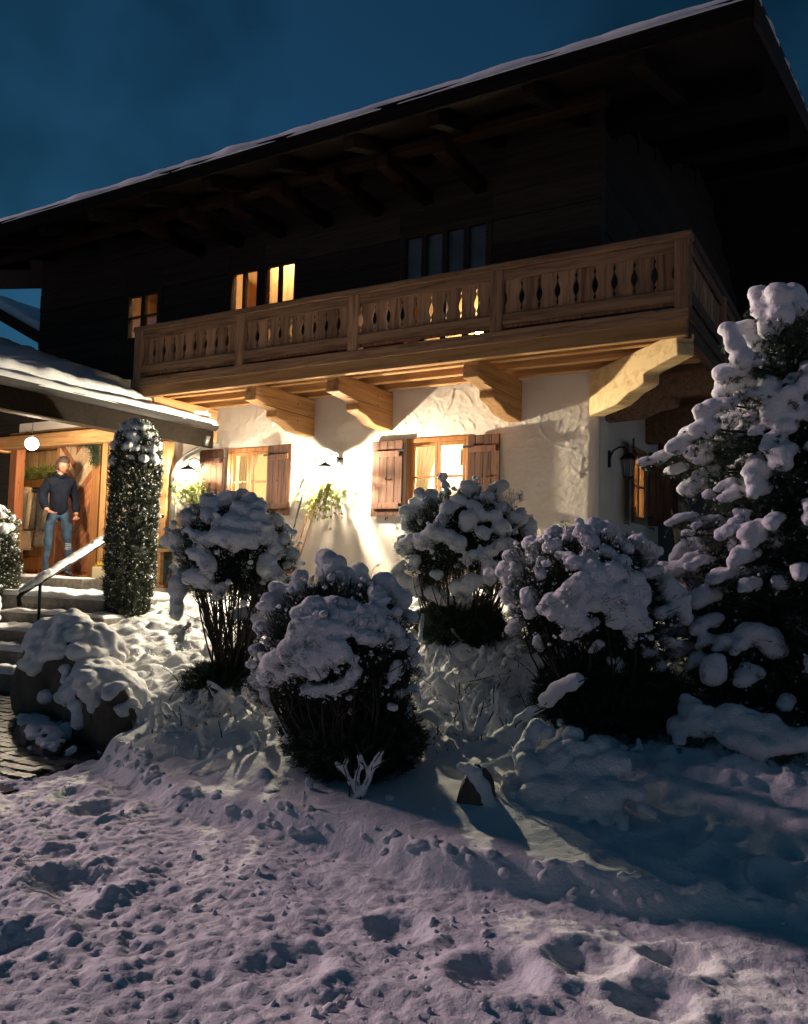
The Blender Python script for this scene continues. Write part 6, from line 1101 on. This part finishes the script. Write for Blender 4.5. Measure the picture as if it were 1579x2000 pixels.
# ------------------------------------------------------------------ columnar evergreens beside the steps
def column(label, x, y, h, r, seed, top=.55):
    zb = Hs(x, y); t = thing('columnar_evergreen', label, 'evergreen', (x, y, zb), 'columnar evergreens flanking the steps'); rr = np.random.default_rng(seed); n = 5200
    zz = rr.random(n)*h; a_ = rr.uniform(0, 2*math.pi, n); prof = r*(.80+.25*np.sin(np.clip(zz/h, 0, 1)*math.pi)**.5)*np.where(zz > h-.25, np.sqrt(np.clip(1-((zz-(h-.25))/.27)**2, .02, 1)), 1); prof = prof*(1+.20*fbm(np.cos(a_)*1.5, np.sin(a_)*1.5, zz*2.5, seed, 3))
    rad = prof*rr.uniform(.72, 1.0, n); P_ = np.stack([x+np.cos(a_)*rad, y+np.sin(a_)*rad, zb+zz], -1); D_ = np.stack([np.cos(a_)*.7, np.sin(a_)*.7, np.full(n, .75)], -1)
    needle_obj('foliage', [needles(P_, D_, 10, .055, .011, .45, seed, .2)], M_['thuja'], t)
    k_ = rr.integers(0, n, 1800); dusting('snow_dusting', P_[k_]+D_[k_]*.05+np.array([0, 0, .006]), .003, .009, t, seed)
    m = MB(); m.tube([(x, y, zb-.1), (x, y, zb+h*.9)], [r*.25, r*.1], 10); m.build('trunk', M_['bark'], t)
    C_ = []; R_ = []
    for i in range(130): a = rr.uniform(0, 2*math.pi); q = math.sqrt(rr.random())*r*.98; z0 = zb+h+.0-.24*(q/r)**2-rr.uniform(0, .34)*(q/r)**1.5; s_ = rr.uniform(.04, .07); C_.append((x+q*math.cos(a), y+q*math.sin(a), z0+.03)); R_.append((s_, s_, s_*.8))
    link('snow', blob_mesh('snow', C_, R_, .013, 1, .014, .018, wloc(t)), M_['snowb'], t); C_ = []; R_ = []
    for i in range(520):
        k = rr.integers(0, n); s_ = rr.uniform(.007, .020)*(1.5 if rr.random() < .15 else 1); C_.append(P_[k]+np.array([0, 0, .02])); R_.append((s_*1.3, s_*1.3, s_*.8))
        if s_ > .020: C_.append(P_[k]+rr.normal(0, .03, 3)); R_.append((s_, s_, s_*.7))
    link('snow_flecks', blob_mesh('snow_flecks', C_, R_, .011, 1, .010, .012, wloc(t)), M_['snowb'], t, kind='stuff')
column('tall columnar evergreen with a snow top between the steps and the left lamp', -4.62, -2.02, 2.12, .25, 51)
column('columnar evergreen with a snow top cut by the left edge of the photo', -6.98, -2.15, 1.98, .33, 53)

# ------------------------------------------------------------------ far left: neighbouring snow covered roof
nb = thing('outbuilding', 'snow covered outbuilding roof seen past the left end of the farmhouse', 'building', (-16, 8, 1))
m = MB(); m.box(-22, -10.9, 4.6, 12.5, .5, 4.4); m.build('wall', M_['dark'], nb)
snow_slab('roof_snow', (-10.3, 4.2, 4.35), (0, 1, 0), (-.9, 0, .436), 9, 9, .3, .2, nb, 81, edge=.3)
m = MB(); m.beam((-10.2, 4.15, 4.33), (-18.3, 4.15, 8.25), .06, .26); m.build('verge_board', M_['roofd'], nb)

rg_ = np.random.default_rng(99); n = 900; y = -5.2-rg_.random(n)**.8*1.75; x = rg_.uniform(-1.9, 2.9, n); k = (vnoise(x*2.4, y*2.4, 0, 61) > -.25) & (y < np.interp(x, EX, EY)-.05); x, y = x[k], y[k]
V, F = ICO[1]; s_ = rg_.gamma(2.2, .0026, len(x))[:, None, None]+.003; W_ = V[None]*(1+.35*rg_.uniform(-1, 1, (len(x), len(V), 1)))*s_*rg_.uniform(.7, 1.3, (len(x), 1, 3)) + np.stack([x, y, H(x, y)+.001], -1)[:, None]
tag(link('snow_clods', tri_mesh('snow_clods', W_.reshape(-1, 3), (F[None]+(np.arange(len(x))*len(V))[:, None, None]).reshape(-1, 3), True), M_['snow']), 'crumbs of trodden snow lying loose on the path in the foreground', 'snow clods', kind='stuff')
